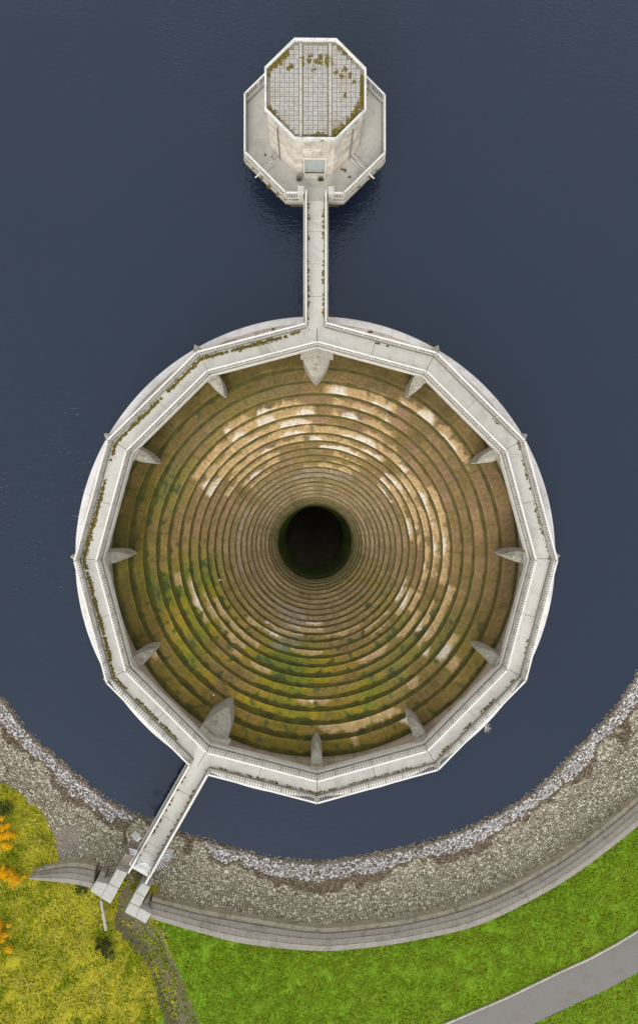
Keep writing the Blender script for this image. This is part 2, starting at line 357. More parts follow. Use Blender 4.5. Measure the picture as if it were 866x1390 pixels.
# shaft
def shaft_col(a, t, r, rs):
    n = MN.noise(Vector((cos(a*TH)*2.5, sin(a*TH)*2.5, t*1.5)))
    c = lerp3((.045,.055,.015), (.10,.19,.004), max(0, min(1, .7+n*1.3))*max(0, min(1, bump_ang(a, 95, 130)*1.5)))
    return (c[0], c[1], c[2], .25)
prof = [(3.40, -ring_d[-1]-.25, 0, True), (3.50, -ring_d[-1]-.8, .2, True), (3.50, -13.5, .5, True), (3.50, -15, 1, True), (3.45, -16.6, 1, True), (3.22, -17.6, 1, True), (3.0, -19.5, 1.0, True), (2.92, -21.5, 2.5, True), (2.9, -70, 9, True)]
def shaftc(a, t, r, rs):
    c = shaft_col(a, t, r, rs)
    k = (1.6, 2.0, 2.0, 1.3, .05, .03)[0 if t==0 else 1 if t<.3 else 2 if t<.6 else 3 if t<1.2 else 4 if t<2 else 5]  # wall colour blackened low down to paint in the darkness of the shaft
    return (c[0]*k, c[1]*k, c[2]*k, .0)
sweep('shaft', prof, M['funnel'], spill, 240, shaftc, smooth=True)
# flared lip: segments of stone blocks, crest and back slope
def ring_blocks(name, prof, m, nb, gap=.012, rnd=3, sub=3):
    mb = MB(); R_ = random.Random(rnd)
    for b in range(nb):
        a0 = 360.0*b/nb+gap; a1 = 360.0*(b+1)/nb-gap; dz = R_.uniform(-.008, .008)
        o = len(mb.v); n = len(prof)
        for s_ in range(sub+1):
            a = (a0+(a1-a0)*s_/sub)*TH
            for r, z in prof: mb.v.append((r*cos(a), r*sin(a), z+dz))
        for s_ in range(sub):
            for k in range(n): k2 = (k+1) % n; mb.f.append((o+s_*n+k, o+s_*n+k2, o+(s_+1)*n+k2, o+(s_+1)*n+k))
        mb.f.append(tuple(o+k for k in range(n-1, -1, -1))); mb.f.append(tuple(o+sub*n+k for k in range(n)))
    return mb.build(name, m, spill)
z0top = -ring_d[0]+.42
ring_blocks('crest_block', [(17.48,-.9),(18.00,-.9),(18.03,-.5),(18.03,-.12),(17.97,-.035),(17.86,.0),(17.60,-.01),(17.48,-.06)][::-1], M['crest'], 96)
ring_blocks('lip_slope', [(16.75,-.9),(17.47,-.7),(17.47,-.075),(17.05,-.24),(16.75,-.42)][::-1], M['lip'], 84, rnd=5)
ring_blocks('inner_lip_slope', [(15.79,-2.0),(16.74,-1.6),(16.74,-.43),(16.35,-.70),(15.80,z0top)][::-1], M['innerlip'], 72, rnd=8)
sweep('outer_drum', [(18.0,-.7,0,True),(17.75,-1.2,0,True),(16.2,-3.0,0,True),(13,-8,0,True),(8,-16,0,True),(6,-38,0,True),(4.5,-70,0,True)], M['wet'], spill, 180, smooth=True)

# ------------------------------------------------------------------ PIERS
def pier_parts(e, w, tipin, tipout, big):
    hw = w/2; rb = 15.05                         # where the pier meets the walkway's inner edge
    o = Vector((16.0, 0, -1.0))
    def plan(r0, r1, n=7, s=1.0):                # ogive from r1 (full width) to r0 (tip)
        up = []
        for k in range(n+1):
            t = k/n; r = r1+(r0-r1)*t; y = hw*s*(1-t**2.0)
            if k == n: y = 0.0
            up.append((r, y))
        return up
    inn = plan(tipin, rb); out = plan(tipout, 16.95)
    poly = [p for p in out[::-1]]+[p for p in inn]
    low = [(p[0], -p[1]) for p in inn[:-1]][::-1]+[(p[0], -p[1]) for p in out[:-1]]
    ring = poly+low; n = len(ring)
    def top(r, y):
        if r < rb:                                   # sloped hood over the inner cutwater
            t = (rb-r)/(rb-tipin); ridge = 1.55-1.75*t**1.25; return ridge-abs(y)*.55
        if r > 16.95: t = (r-16.95)/(tipout-16.95); return 1.5-1.1*t-abs(y)*.3
        return 2.03
    def base(r): 
        if r > 16.9: return -2.6
        return -3.4
    mb = MB()
    # body as side walls plus top surface through a centre-line
    vs = [(r, y, base(r)) for r, y in ring]+[(r, y, top(r, y)) for r, y in ring]
    fs = [(i, (i+1) % n, (i+1) % n+n, i+n) for i in range(n)]
    A = sum(ring[i][0]*ring[(i+1) % n][1]-ring[(i+1) % n][0]*ring[i][1] for i in range(n))
    if A < 0: fs = [f[::-1] for f in fs]
    # top strips: pair upper & lower points of same r
    ni = len(inn); no = len(out)
    def strip(pts):
        for k in range(len(pts)-1):
            (r0, y0), (r1, y1) = pts[k], pts[k+1]
            b = len(vs)
            vs.extend([(r0, y0, top(r0, y0)), (r0, 0, top(r0, 0)), (r1, 0, top(r1, 0)), (r1, y1, top(r1, y1)), (r0, -y0, top(r0, y0)), (r1, -y1, top(r1, y1))])
            fs.extend([(b, b+1, b+2, b+3), (b+1, b+4, b+5, b+2)])
    strip([(rb-.001, hw)]+inn[1:]); strip([(16.951, hw)]+out[1:])
    mb.add([(v[0]-o.x, v[1]-o.y, v[2]-o.z) for v in vs], fs)
    body = mb.build('pier_body', M['pier'], None, bevel=.02); body.parent = e
    # shoulder block below the deck
    s_ = MB(); sw = hw*(1.12 if big else 1.08)
    if big: P_ = [(14.35, sw), (14.98, 0), (14.35, -sw), (15.6, -sw), (15.6, sw)]; P_ = [(14.38-.0, sw), (14.75, 0), (14.38, -sw), (15.6, -sw), (15.6, sw)]
    else: P_ = [(14.92, sw), (14.92, -sw), (15.6, -sw), (15.6, sw)]
    s_.prism([(p[0]-o.x, p[1]-o.y) for p in P_], 1.5-o.z, 2.02-o.z)
    b2 = s_.build('bearing_block', M['pier'], None, bevel=.02); b2.parent = e
    # cap ring mark / bolt hatch on the hood
    if True:
        h = MB(); hr = .16 if big else .10; rr = rb-(rb-tipin)*.42; zz = top(rr, 0)
        for k in range(14 if big else 8):
            h.blob((rr-o.x+random.uniform(-hr, hr)*1.6, random.uniform(-hr, hr)*1.3, zz-o.z-.03), (.05, .06, .035), .35)
        b3 = h.build('lichen', M['twig'], None); b3.parent = e; b3['kind'] = 'stuff'
    return e
def clock(a):
    hh = int(round(((90-a) % 360)/30)) % 12
    return ['twelve','one','two','three','four','five','six','seven','eight','nine','ten','eleven'][hh]
def place(root, ang):
    root.location = (16.0*cos(ang*TH), 16.0*sin(ang*TH), -1.0); root.rotation_euler = (0, 0, ang*TH)
def dup(root):
    r = root.copy(); COL.objects.link(r)
    for ch in root.children:
        c = ch.copy(); COL.objects.link(c); c.parent = r
    return r
small = empty('pier', (0, 0, 0), 'x', 'pier', 'slim pointed stone piers holding up the ring walkway'); pier_parts(small, .86, 13.95, 18.22, False)
big = empty('pier', (0, 0, 0), 'x', 'pier', 'broad pointed stone piers where the footbridges meet the ring'); pier_parts(big, 2.1, 13.15, 17.4, True)
fs_, fb_ = True, True
for k in range(12):
    a = k*30
    if a in (90, 240):
        p = big if fb_ else dup(big); fb_ = False
        p['label'] = 'broad shield-shaped stone pier under the ring walkway beside the ' + ('bridge to the octagonal tower' if a == 90 else 'bridge to the shore')
    else:
        p = small if fs_ else dup(small); fs_ = False
        p['label'] = 'slim pointed grey stone pier under the ring walkway at %s o\'clock' % clock(a)
    place(p, a)

# ------------------------------------------------------------------ WALKWAY
HD = 2.34
RV_IN, RV_OUT = 15.14, 17.02
def v12(r, a): return Vector((r*cos(a*TH), r*sin(a*TH), 0))
walk = empty('walkway', (0, 16, HD), 'pale twelve-sided concrete walkway running right round the spillway rim', 'walkway'); walk.location = (0, 16, HD)
bpy.context.view_layer.update()
def pl(v): return (v.x, v.y)
for k in range(12):
    a0, a1 = k*30, k*30+30
    pi0, pi1, po0, po1 = v12(RV_IN, a0), v12(RV_IN, a1), v12(RV_OUT, a0), v12(RV_OUT, a1)
    ns = 2
    for s_ in range(ns):
        g = .0018
        t0, t1 = s_/ns+g, (s_+1)/ns-g
        mb = MB(); P_ = [pl(pi0.lerp(pi1, t0)), pl(po0.lerp(po1, t0)), pl(po0.lerp(po1, t1)), pl(pi0.lerp(pi1, t1))]
        mb.prism(P_, HD-.16, HD); mb.build('deck_slab', M['deck'], walk, bevel=.008)
    for ri, nm in ((RV_IN, 1), (RV_OUT, -1)):
        q0, q1 = v12(ri+nm*.01, a0), v12(ri+nm*.01, a1); w0, w1 = v12(ri+nm*.26, a0), v12(ri+nm*.26, a1)
        mb = MB(); mb.prism([pl(q0), pl(q1), pl(w1), pl(w0)], HD-.62, HD-.163); mb.build('edge_beam', M['beam'], walk, bevel=.01)

# ------------------------------------------------------------------ RAILINGS
RH = 1.0
def railing(name, runs, label, group=None, ext=None, mat_lo='railold', base=.0, spacing=.185, z=HD, sk=None):
    """runs: list of polylines; each straight stretch gets handrail, bottom rail, balusters and posts"""
    p0 = Vector(runs[0][0]); e = empty(name, (p0.x, p0.y, z), label, 'railing', group)
    bpy.context.view_layer.update()
    for run in runs:
        pts = [Vector((p[0], p[1], 0)) for p in run]
        for i in range(len(pts)-1):
            a, b = pts[i], pts[i+1]; d = (b-a); Ln = d.length; d.normalize()
            up = lambda h: Vector((0, 0, z+h))
            hb = MB(); hb.bar(a+up(RH)-d*.045, b+up(RH)+d*.045, .115, .075); hb.build('handrail', M['rail'], e, bevel=.012)
            lb = MB(); lb.bar(a+up(.14), b+up(.14), .10, .07); lb.build('bottom_rail', M[mat_lo], e, bevel=.01)
            kb = MB(); kb.bar(a+up(.045)-d*.02, b+up(.045)+d*.02, .26, .09); kb.build('kerb', M['kerbdark'], e, bevel=.01)
            npost = max(1, round(Ln/1.3)); seg = Ln/npost; bb = MB()
            for q in range(npost+1):
                if q == npost and i < len(pts)-2: continue
                pm = MB(); pm.box(tuple(a+d*seg*q+up(.55)), (.13, .13, .84), atan2(d.y, d.x)); pm.build('post', M['railold'], e, bevel=.01)
                if q < npost:
                    nb = max(1, round(seg/spacing))
                    for w in range(1, nb): bb.box(tuple(a+d*(seg*q+seg*w/nb)+up(.57)), (.065, .055, .80), atan2(d.y, d.x))
            if bb.v: bb.build('baluster_row', M['railold'], e)
    return e
RIN, ROUT = 15.35, 16.84
railing('railing', [[v12(RIN, k*30+90) for k in range(13)]], 'white baluster railing round the inner edge of the ring walkway')
BX = -.08; HB = .70           # bridge 1 axis and half spacing of its rails
def outer_pt(a, t): return v12(ROUT, a).lerp(v12(ROUT, a+30), t)
# points where the outer railing meets the bridge rails
def meet(p, q, origin, dirv, off):
    """intersection of line p-q with the line parallel to dirv offset sideways"""
    n = Vector((-dirv.y, dirv.x, 0)); o = origin+n*off
    d = q-p; t = ((o-p).dot(n))/d.dot(n); return p+d*t
U1 = Vector((0, 1, 0)); O1 = Vector((BX, 0, 0))
m1L = meet(v12(ROUT, 90), v12(ROUT, 120), O1, U1, HB); m1R = meet(v12(ROUT, 60), v12(ROUT, 90), O1, U1, -HB)
A2 = 240.4*TH; U2 = Vector((cos(A2), sin(A2), 0)); O2 = Vector((0, 0, 0)); N2 = Vector((-U2.y, U2.x, 0))
m2a = meet(v12(ROUT, 240), v12(ROUT, 270), O2, U2, HB)     # towards 270 (right in the photo)
m2b = meet(v12(ROUT, 210), v12(ROUT, 240), O2, U2, -HB)
railing('railing', [[m1L]+[v12(ROUT, a) for a in (120, 150, 180, 210)]+[m2b]], 'white baluster railing along the outer left edge of the ring between both footbridges')
railing('railing', [[m1R]+[v12(ROUT, a) for a in (60, 30, 0, -30, -60, -90)]+[m2a]], 'white baluster railing along the long outer right edge of the ring')

# ------------------------------------------------------------------ FOOTBRIDGES
TC = Vector((-.16, 30.75, 0)); TA = 4.92
yP = TC.y-TA
fb1 = empty('footbridge', (BX, 17, HD), 'straight pale concrete footbridge from ring walkway out to the octagonal valve tower', 'footbridge')
fb2 = empty('footbridge', tuple(U2*17+Vector((0, 0, HD))), 'slanting pale concrete footbridge from ring walkway to the stony shore', 'footbridge')
bpy.context.view_layer.update()
def bridge(e, O, U, r0, r1, nsl):
    N_ = Vector((-U.y, U.x, 0)); W = .74; step = (r1-r0)/nsl
    for k in range(nsl):
        a, b = r0+k*step+.012, r0+(k+1)*step-.012
        mb = MB(); P_ = [O+U*a-N_*W, O+U*a+N_*W, O+U*b+N_*W, O+U*b-N_*W]
        mb.prism([pl(p) for p in P_], HD-.15, HD-.004); mb.build('deck_slab', M['deck'], e, bevel=.008)
    for s_ in (-1, 1):
        mb = MB(); P_ = [O+U*r0+N_*s_*(W-.10), O+U*r0+N_*s_*(W+.16), O+U*r1+N_*s_*(W+.16), O+U*r1+N_*s_*(W-.10)]
        mb.prism([pl(p) for p in P_], HD-.75, HD-.153); mb.build('edge_beam', M['beam'], e, bevel=.012)
E1 = at(186.3, 1182.5, HD); r2end = Vector((E1.x, E1.y, 0)).dot(U2)
bridge(fb1, O1, U1, 16.5, yP-.02, 4)
bridge(fb2, O2, U2, 16.9, r2end, 4)
fillet = MB()
railing('railing', [[O1+U1*(m1L.y)+Vector((-HB, 0, 0)), Vector((BX-HB, yP+.15, 0))]], 'white railing on the left side of the tower footbridge')
railing('railing', [[Vector((BX+HB, m1R.y, 0)), Vector((BX+HB, yP+.15, 0))]], 'white railing on the right side of the tower footbridge')
rL, rR = at(172.6, 1183, HD+RH), at(195, 1197, HD+RH)
eL, eR = Vector((rL.x, rL.y, 0)).dot(U2), Vector((rR.x, rR.y, 0)).dot(U2)
railing('railing', [[m2b, O2+U2*(eL)-N2*HB]], 'white railing on the upper left side of the shore footbridge')
railing('railing', [[m2a, O2+U2*(eR)+N2*HB]], 'white railing on the lower right side of the shore footbridge')

# ------------------------------------------------------------------ VALVE TOWER
tw = empty('valve_tower', (TC.x, TC.y, -.35), 'octagonal stone valve tower standing in the water with tiled flat roof and grey door', 'tower')
bpy.context.view_layer.update()
def octa(ap, c=TC):
    R_ = ap/cos(pi/8); return [(c.x+R_*cos(pi/8+k*pi/4), c.y+R_*sin(pi/8+k*pi/4)) for k in range(8)]
PW = 5.08
mb = MB(); mb.prism(octa(PW), HD-.20, HD); mb.build('platform_slab', M['platform'], tw, bevel=.02)
mb = MB(); mb.prism(octa(PW-.03), HD-.60, HD-.203); mb.build('platform_beam', M['mossbeam'], tw, bevel=.02)
mb = MB(); oc0, oc1 = octa(4.3), octa(PW-.12)
vs = [(x, y, .9) for x, y in oc0]+[(x, y, HD-.603) for x, y in oc1]; mb.add(vs, [(i, (i+1) % 8, (i+1) % 8+8, i+8) for i in range(8)]+[tuple(range(8, 16)), tuple(range(7, -1, -1))]); mb.build('corbel', M['wet'], tw)
mb = MB(); mb.prism(octa(4.3), -60, .9); mb.build('shaft_wall', M['wet'], tw)
# ashlar walls: coursed blocks, with a doorway in the south face
WA = 3.12; HT = 6.85
R_ = random.Random(11); mb = MB(); core = MB(); side = 2*WA*math.tan(pi/8)
core.prism(octa(WA-.10), HD, HT-.02); core.build('wall_core', M['wet'], tw)
DW, DH = .84, 2.25
course = (HT-HD)/13
for f in range(8):
    fa = f*pi/4; n_ = Vector((cos(fa), sin(fa), 0)); t_ = Vector((-sin(fa), cos(fa), 0)); south = (f == 6)
    for c in range(13):
        z0 = HD+c*course; u = -side/2
        while u < side/2-.05:
            w = R_.uniform(.42, .75) if u > -side/2 else R_.uniform(.3, .7)
            if side/2-(u+w) < .2: w = side/2-u
            a, b = u, u+w; u += w
            segs = [(a, b)]
            if south and z0 < HD+DH+.02:
                segs = []
                if a < -DW: segs.append((a, min(b, -DW)))
                if b > DW: segs.append((max(a, DW), b))
            for a_, b_ in segs:
                if b_-a_ < .04: continue
                pr = R_.uniform(-.012, .012); g = .008
                p = TC+n_*(WA-.06+pr)+t_*((a_+b_)/2)
                mb.box((p.x, p.y, z0+course/2), (.12, b_-a_-g*2, course-g*2), fa)
mb.build('wall', M['ashlar'], tw, bevel=.012)
# string course + parapet + roof
RA = 3.27
mb = MB(); mb.prism(octa(RA-.06), HT, HT+.16); mb.build('cornice', M['coping'], tw, bevel=.03)
mb = MB(); mb.prism(octa(RA-.16), HT+.163, HT+.22); mb.build('roof', M['roofbed'], tw)
ou, inn_ = octa(RA), octa(RA-.14)
cp = MB()
for k in range(8):
    k2 = (k+1) % 8; m0 = Vector((*ou[k], 0)).lerp(Vector((*ou[k2], 0)), .5); i0 = Vector((*inn_[k], 0)).lerp(Vector((*inn_[k2], 0)), .5)
    for A_, B_, C_, D_ in ((ou[k], pl(m0), pl(i0), inn_[k]), (pl(m0), ou[k2], inn_[k2], pl(i0))):
        cp.prism([A_, B_, C_, D_], HT+.163, HT+.43)
cp.build('parapet', M['coping'], tw, bevel=.015)
tl = MB(); ts = .305; R_ = random.Random(4)
for ix in range(-12, 13):
    for iy in range(-11, 12):
        x, y = ix*ts, iy*ts
        ap = max(abs(x), abs(y), (abs(x)+abs(y))/2**.5)
        if ap > RA-.40: continue
        if abs(abs(x)-.92) < .19: continue
        for qx in (-1, 1):
            for qy in (-1, 1):
                tl.box((TC.x+x+qx*.068, TC.y+y+qy*.068, HT+.235+R_.uniform(-.003, .003)), (.118, .118, .05))
tl.build('roof_tiles', M['tile'], tw)
for s_ in (-1, 1):
    rbm = MB()
    for q in range(6): rbm.box((TC.x+s_*.95, TC.y-2.55+q*1.02, HT+.25), (.17, .98, .10))
    rbm.build('roof_rib', M['platform'], tw, bevel=.01)
# doorway
yd = TC.y-WA
dr = MB()
for k in range(14): dr.box((TC.x-.68+.0971*(k+.5), yd+.10, HD+.10+1.06), (.088, .05, 2.06))
door = dr.build('door', M['door'], tw)
hd = MB(); hd.tube([(TC.x+.08, yd+.05, HD+1.1), (TC.x+.08, yd+.02, HD+1.1), (TC.x+.08, yd+.02, HD+1.28), (TC.x+.08, yd+.05, HD+1.28)], .014); h_ = hd.build('handle', M['pipe'], tw); h_.parent = door
fr = MB()
for s_ in (-1, 1): fr.box((TC.x+s_*.76, yd+.035, HD+1.08), (.14, .17, 2.14))
fr.box((TC.x, yd+.02, HD+2.25), (1.72, .20, .20)); fr.build('door_frame', M['frame'], tw, bevel=.01)
bk = MB(); bk.box((TC.x, yd+.145, HD+1.1), (1.6, .03, 2.2)); bk.build('door_backing', M['pipe'], tw)
st = MB(); st.box((TC.x, yd-.17, HD+.06), (1.55, .34, .12)); st.build('doorstep', M['frame'], tw, bevel=.01)
for s_ in (-1, 1):    # down pipes with hopper heads on the south-west / south-east faces
    fa = -pi/2+s_*pi/4; n_ = Vector((cos(fa), sin(fa), 0)); t_ = Vector((-sin(fa), cos(fa), 0))*s_
    p = TC+n_*(WA+.07)+t_*.35
    mb = MB(); mb.tube([(p.x, p.y, HD+.02), (p.x, p.y, HT-.35)], .045); dp = mb.build('downpipe', M['pipe'], tw)
    mb = MB(); mb.box((p.x+n_.x*.04, p.y+n_.y*.04, HT-.24), (.20, .24, .22), fa); h_ = mb.build('hopper', M['railold'], tw); h_.parent = dp
    # drainage channel with raised sides across the platform, and its outlet pipe
    q0 = TC+n_*(WA+.05)+t_*.55; q1 = TC+n_*(PW-.1)+t_*.55
    for o_, w_ in ((-.15, .09), (.15, .09)):
        mb = MB(); mb.bar(q0+t_*o_+Vector((0, 0, HD+.06)), q1+t_*o_+Vector((0, 0, HD+.06)), w_, .12); mb.build('channel_kerb', M['beam'], tw, bevel=.01)
    q2 = TC+n_*(PW+.38)+t_*.55
    mb = MB(); mb.tube([q0+n_*.5+Vector((0, 0, HD+.13)), q2+Vector((0, 0, HD+.13))], .05, 10); mb.build('outlet_pipe', M['rail'], tw)
for k, s_ in enumerate((-1, 1)):
    px_ = BX+s_*1.06
    g = empty('pillar', (px_, yP+.12, HD), 'square grey stone pillar on the %s of the tower bridge end' % ('left' if s_ < 0 else 'right'), 'pillar', 'stone pillars at the tower end of the footbridge')
    bpy.context.view_layer.update()
    mb = MB(); mb.box((px_, yP+.12, HD+.56), (.38, .46, 1.12)); mb.build('shaft', M['railold'], g, bevel=.015)
    mb = MB(); mb.box((px_, yP+.12, HD+1.17), (.44, .52, .10)); mb.build('cap', M['railold'], g, bevel=.02)
oc = [Vector((x, y, 0)) for x, y in octa(TA)]
# vertices: 0 = 22.5deg ... south flat lies between 5 (247.5) and 6 (292.5)
railing('railing', [[Vector((BX-1.26, yP, 0)), oc[5], oc[4], oc[3], oc[2]]], 'white baluster railing round the left half of the tower platform')
railing('railing', [[Vector((BX+1.26, yP, 0)), oc[6], oc[7], oc[0], oc[1], oc[2]]], 'white baluster railing round the right half and far side of the tower platform')

# ------------------------------------------------------------------ SHORE
ZW = -.35
WL = [(-620,420),(-330,640),(-180,790),(-70,888),(0,945),(38,993),(95,1044),(141,1082),(179,1103),(206,1113),(240,1128),(290,1143),(330,1155),(385,1167),(431,1170),(496,1161),(561,1148),(646,1119),(725,1073),(790,1008),(836,959),(866,913),(915,840),(985,760),(1150,640),(1500,450)]
ZB = 1.35
VL = [(-620,560),(-330,770),(-180,930),(-70,1040),(0,1105),(40,1150),(69,1176),(99,1181),(131,1183),(170,1195),(208,1225),(267,1239),(330,1248),(431,1266),(561,1253),(646,1230),(725,1194),(790,1152),(866,1086),(940,1010),(1040,900),(1250,760),(1600,600)]
CC = at(440, 649, 0); CC.z = 0
def polar(lst, z):
    out = []
    for px, py in lst:
        p = at(px, py, z)-CC; out.append((atan2(p.y, p.x) % (2*pi), hypot(p.x, p.y)))
    out = sorted(out); return out
PWL, PVL = polar(WL, ZW), polar(VL, ZB)
def interp(T, a):
    a = a % (2*pi); n = len(T)
    if a <= T[0][0] or a >= T[-1][0]: return None
    for i in range(n-1):
        if T[i][0] <= a <= T[i+1][0]:
            # catmull-rom
            p0 = T[max(0, i-1)][1]; p1 = T[i][1]; p2 = T[i+1][1]; p3 = T[min(n-1, i+2)][1]
            t = (a-T[i][0])/(T[i+1][0]-T[i][0]); lin = p1+(p2-p1)*t
            cr = .5*((2*p1)+(-p0+p2)*t+(2*p0-5*p1+4*p2-p3)*t*t+(-p0+3*p1-3*p2+p3)*t**3)
            return lin*.4+cr*.6
def Rw(a):
    v = interp(PWL, a)
    if v is not None: return v
    a = a % (2*pi); lo, hi = PWL[-1], PWL[0]   # gap runs from last angle through 0/2pi to first
    span = (hi[0]+2*pi)-lo[0]; t = ((a-lo[0]) % (2*pi))/span
    k = sin(t*pi); base = lo[1]+(hi[1]-lo[1])*t
    return base+(620-base)*min(1, k*1.3)
def Rv(a):
    v = interp(PVL, a)
    return v if v is not None else Rw(a)+7
def gz(u, a, r):
    """ground level: u is metres outside the waterline"""
    w = max(3.0, Rv(a)-Rw(a))
    if u < 0: return ZW+u*.34 if u > -12 else max(-80, ZW-4.08+(u+12)*1.8)
    if u < w: return ZW+(ZB-.35-ZW)*min(1, u/w)**.9
    z = ZB-.38
    if u > w+14: z += (1-math.exp(-(u-w-14)/60))*6
    return z
angs = []
a = 0.0
while a < 360:
    fine = 196 < a < 344
    angs.append(a*TH); a += .18 if fine else 2.0
us = [-700,-300,-120,-60,-30,-12,-6,-3,-1.5,-.8,-.4,-.15]+[.05+.15*k for k in range(47)]+[7.2+.3*k for k in range(36)]+[19,21,24,28,34,45,70,120,250,600,1500,4000]
# soil trench between the abutments and its worn path (photograph coordinates -> plan)
TR0 = O2+U2*(r2end-1.2)
def seg_d(p, a, b):
    ab = b-a; t = max(0, min(1, (p-a).dot(ab)/ab.dot(ab))); return (p-(a+ab*t)).length
PT = [at(186, 1180, 1), at(168, 1215, 1), at(172, 1245, 1), at(198, 1275, 1), at(222, 1320, 1), at(250, 1395, 1)]
PT = [Vector((p.x, p.y, 0)) for p in PT]
def path_d(p): return min(seg_d(p, PT[i], PT[i+1]) for i in range(len(PT)-1))
MOSS_E = [(-40,1030),(0,1061),(27,1082),(61,1109),(76,1143),(82,1166),(110,1176),(128,1188)]
def to_px(p, z):
    v = CR.transposed() @ (Vector((p.x, p.y, z))-CAMP); return 433+867*v.x/-v.z, 650-867*v.y/-v.z
def edge_y(x):
    for i in range(len(MOSS_E)-1):
        if MOSS_E[i][0] <= x <= MOSS_E[i+1][0]:
            t = (x-MOSS_E[i][0])/(MOSS_E[i+1][0]-MOSS_E[i][0]); return MOSS_E[i][1]+t*(MOSS_E[i+1][1]-MOSS_E[i][1])
    return 1030 if x < -40 else 1e9
def zone(p, a, u):
    """0 bed, 1 white rubble, 2 brown strip, 3 pitching, 4 green grass, 5 yellow grass, 6 bare soil, 7 pinkish gravel"""
    w = Rv(a)-Rw(a); n = MN.noise(Vector((p.x*.35, p.y*.35, 3)))+.5*MN.noise(Vector((p.x*1.1, p.y*1.1, 8)))
    if u < 0: return 0
    x, y = to_px(p, .8 if u < w else 1.0)
    if x < 128 or y > 1200 and x < 215:
        if (x < 128 and y > edge_y(x)+n*9) or (y > 1184 and u > w*.8 and x < 215):
            d = path_d(p)
            if d < .65+n*.55+max(0, min(.35, (y-1215)/110)) or (d < 1.0 and x < 172 and y > 1240 and n > .3): return 6
            return 5
    if path_d(p) < .75 and u > w*.62: return 6
    if u > w+.5: 
        if path_d(p) < .75+n*.6+max(0, min(.35, (y-1215)/110)): return 6
        return 4 if x > 200+n*12 else 5
    lw = .95+n*.6
    on_right = x > 225
    if on_right and x < 345: lw = -.3+n*2.0+(x-225)/120*1.2
    if 150 < x < 225: lw = .5+n*1.2
    if u < lw: return 1
    if u < lw+(.42+n*.8 if on_right else .40+n*.5): return 2
    if x < 230 and x > 70 and y > 1128 and n > .05 and x < 125: return 7
    return 3
mb = MB(); cols = []
GC = {0:(.05,.043,.03), 1:(.16,.145,.13), 2:(.11,.088,.058), 3:(.17,.15,.105), 4:(.12,.22,.008), 5:(.30,.27,.014), 6:(.12,.105,.06), 7:(.22,.185,.15)}
nu = len(us)
for a in angs:
    rw = Rw(a)
    for u in us:
        r = max(rw+u, 1.0); x, y = CC.x+r*cos(a), CC.y+r*sin(a); p = Vector((x, y, 0))
        uu = r-rw; z = gz(uu, a, r)
        if -1 < uu < 17:
            zn = zone(p, a, uu); z += .05*MN.noise(Vector((x*1.3, y*1.3, 0)))+.02*MN.noise(Vector((x*5, y*5, 0)))
            if zn in (5,): z += .10*MN.noise(Vector((x*.8, y*.8, 5)))
            w = Rv(a)-rw
            pd_ = path_d(p)
            if uu > w*.5 and pd_ < 1.3: z -= .45*sm(1.3-pd_, 0, .6)*sm(1.0, 0, 1)
        else: zn = 0 if uu < 0 else 4
        c = GC[zn]; cols.append((c[0], c[1], c[2], 1.0 if zn in (4, 5) else 0.0)); mb.v.append((x, y, z))
na = len(angs)
for i in range(na):
    i2 = (i+1) % na
    for k in range(nu-1): mb.f.append((i*nu+k, i*nu+k+1, i2*nu+k+1, i2*nu+k))
def ground_material():
    m, nt, N, L, P = mat('ground_soil'); pos = world_pos(N); a = N.new('ShaderNodeAttribute'); a.attribute_name = 'albedo'
    n1 = noi(N, L, pos, .55, 8, .7); n2 = noi(N, L, pos, 9, 6, .75)
    v = mth(N, L, 'MULTIPLY', mth(N, L, 'MULTIPLY_ADD', n1, 1.0, .5), mth(N, L, 'MULTIPLY_ADD', n2, 1.3, .35)); cc = N.new('ShaderNodeCombineColor')
    for i in range(3): L.new(v, cc.inputs[i])
    c = mixc(N, L, 1.0, a.outputs['Color'], cc.outputs[0], 'MULTIPLY')
    L.new(c, P.inputs['Base Color']); P.inputs['Roughness'].default_value = .95; P.inputs['Specular IOR Level'].default_value = .2
    bump(N, L, P, n2, .6, .05); return m
g = mb.build('ground', ground_material(), None, smooth=True, col=cols); tag(g, 'stony bank, grass and bare soil rising from the reservoir', 'ground', kind='structure')

# water: an annulus outside the spillway drum
def water_material():
    m, nt, N, L, P = mat('reservoir_water'); pos = world_pos(N)
    P.inputs['Base Color'].default_value = (.008,.0135,.028,1); P.inputs['Roughness'].default_value = .07; P.inputs['IOR'].default_value = 1.50; P.inputs['Specular Tint'].default_value = (.70,.82,1.0,1)
    mp = N.new('ShaderNodeMapping'); mp.inputs['Scale'].default_value = (1.0, 1.7, 1.0); mp.inputs['Rotation'].default_value = (0, 0, .5); L.new(pos, mp.inputs[0])
    w1 = noi(N, L, mp.outputs[0], 2.4, 3, .55, .6); w2 = noi(N, L, mp.outputs[0], 7.0, 2, .5); w3 = noi(N, L, pos, .35, 2, .5)
    h = mth(N, L, 'ADD', w1, mth(N, L, 'MULTIPLY', w2, .17)); h = mth(N, L, 'MULTIPLY', h, mth(N, L, 'MULTIPLY_ADD', w3, 1.4, .3))
    w4 = ramp(N, L, noi(N, L, pos, .05, 4, .6, .8), [(.35, .35), (.62, 1.1)]); h = mth(N, L, 'MULTIPLY', h, w4)
    sx = N.new('ShaderNodeSeparateXYZ'); L.new(pos, sx.inputs[0]); mr = N.new('ShaderNodeMapRange'); L.new(sx.outputs['Y'], mr.inputs[0])
    for q_, v_ in ((1, -16.0), (2, 6.0), (3, .22), (4, 1.0)): mr.inputs[q_].default_value = v_   # sheltered, calmer water in the bay by the bank
    h = mth(N, L, 'MULTIPLY', h, mr.outputs[0])
    bump(N, L, P, h, .9, .075)
    return m
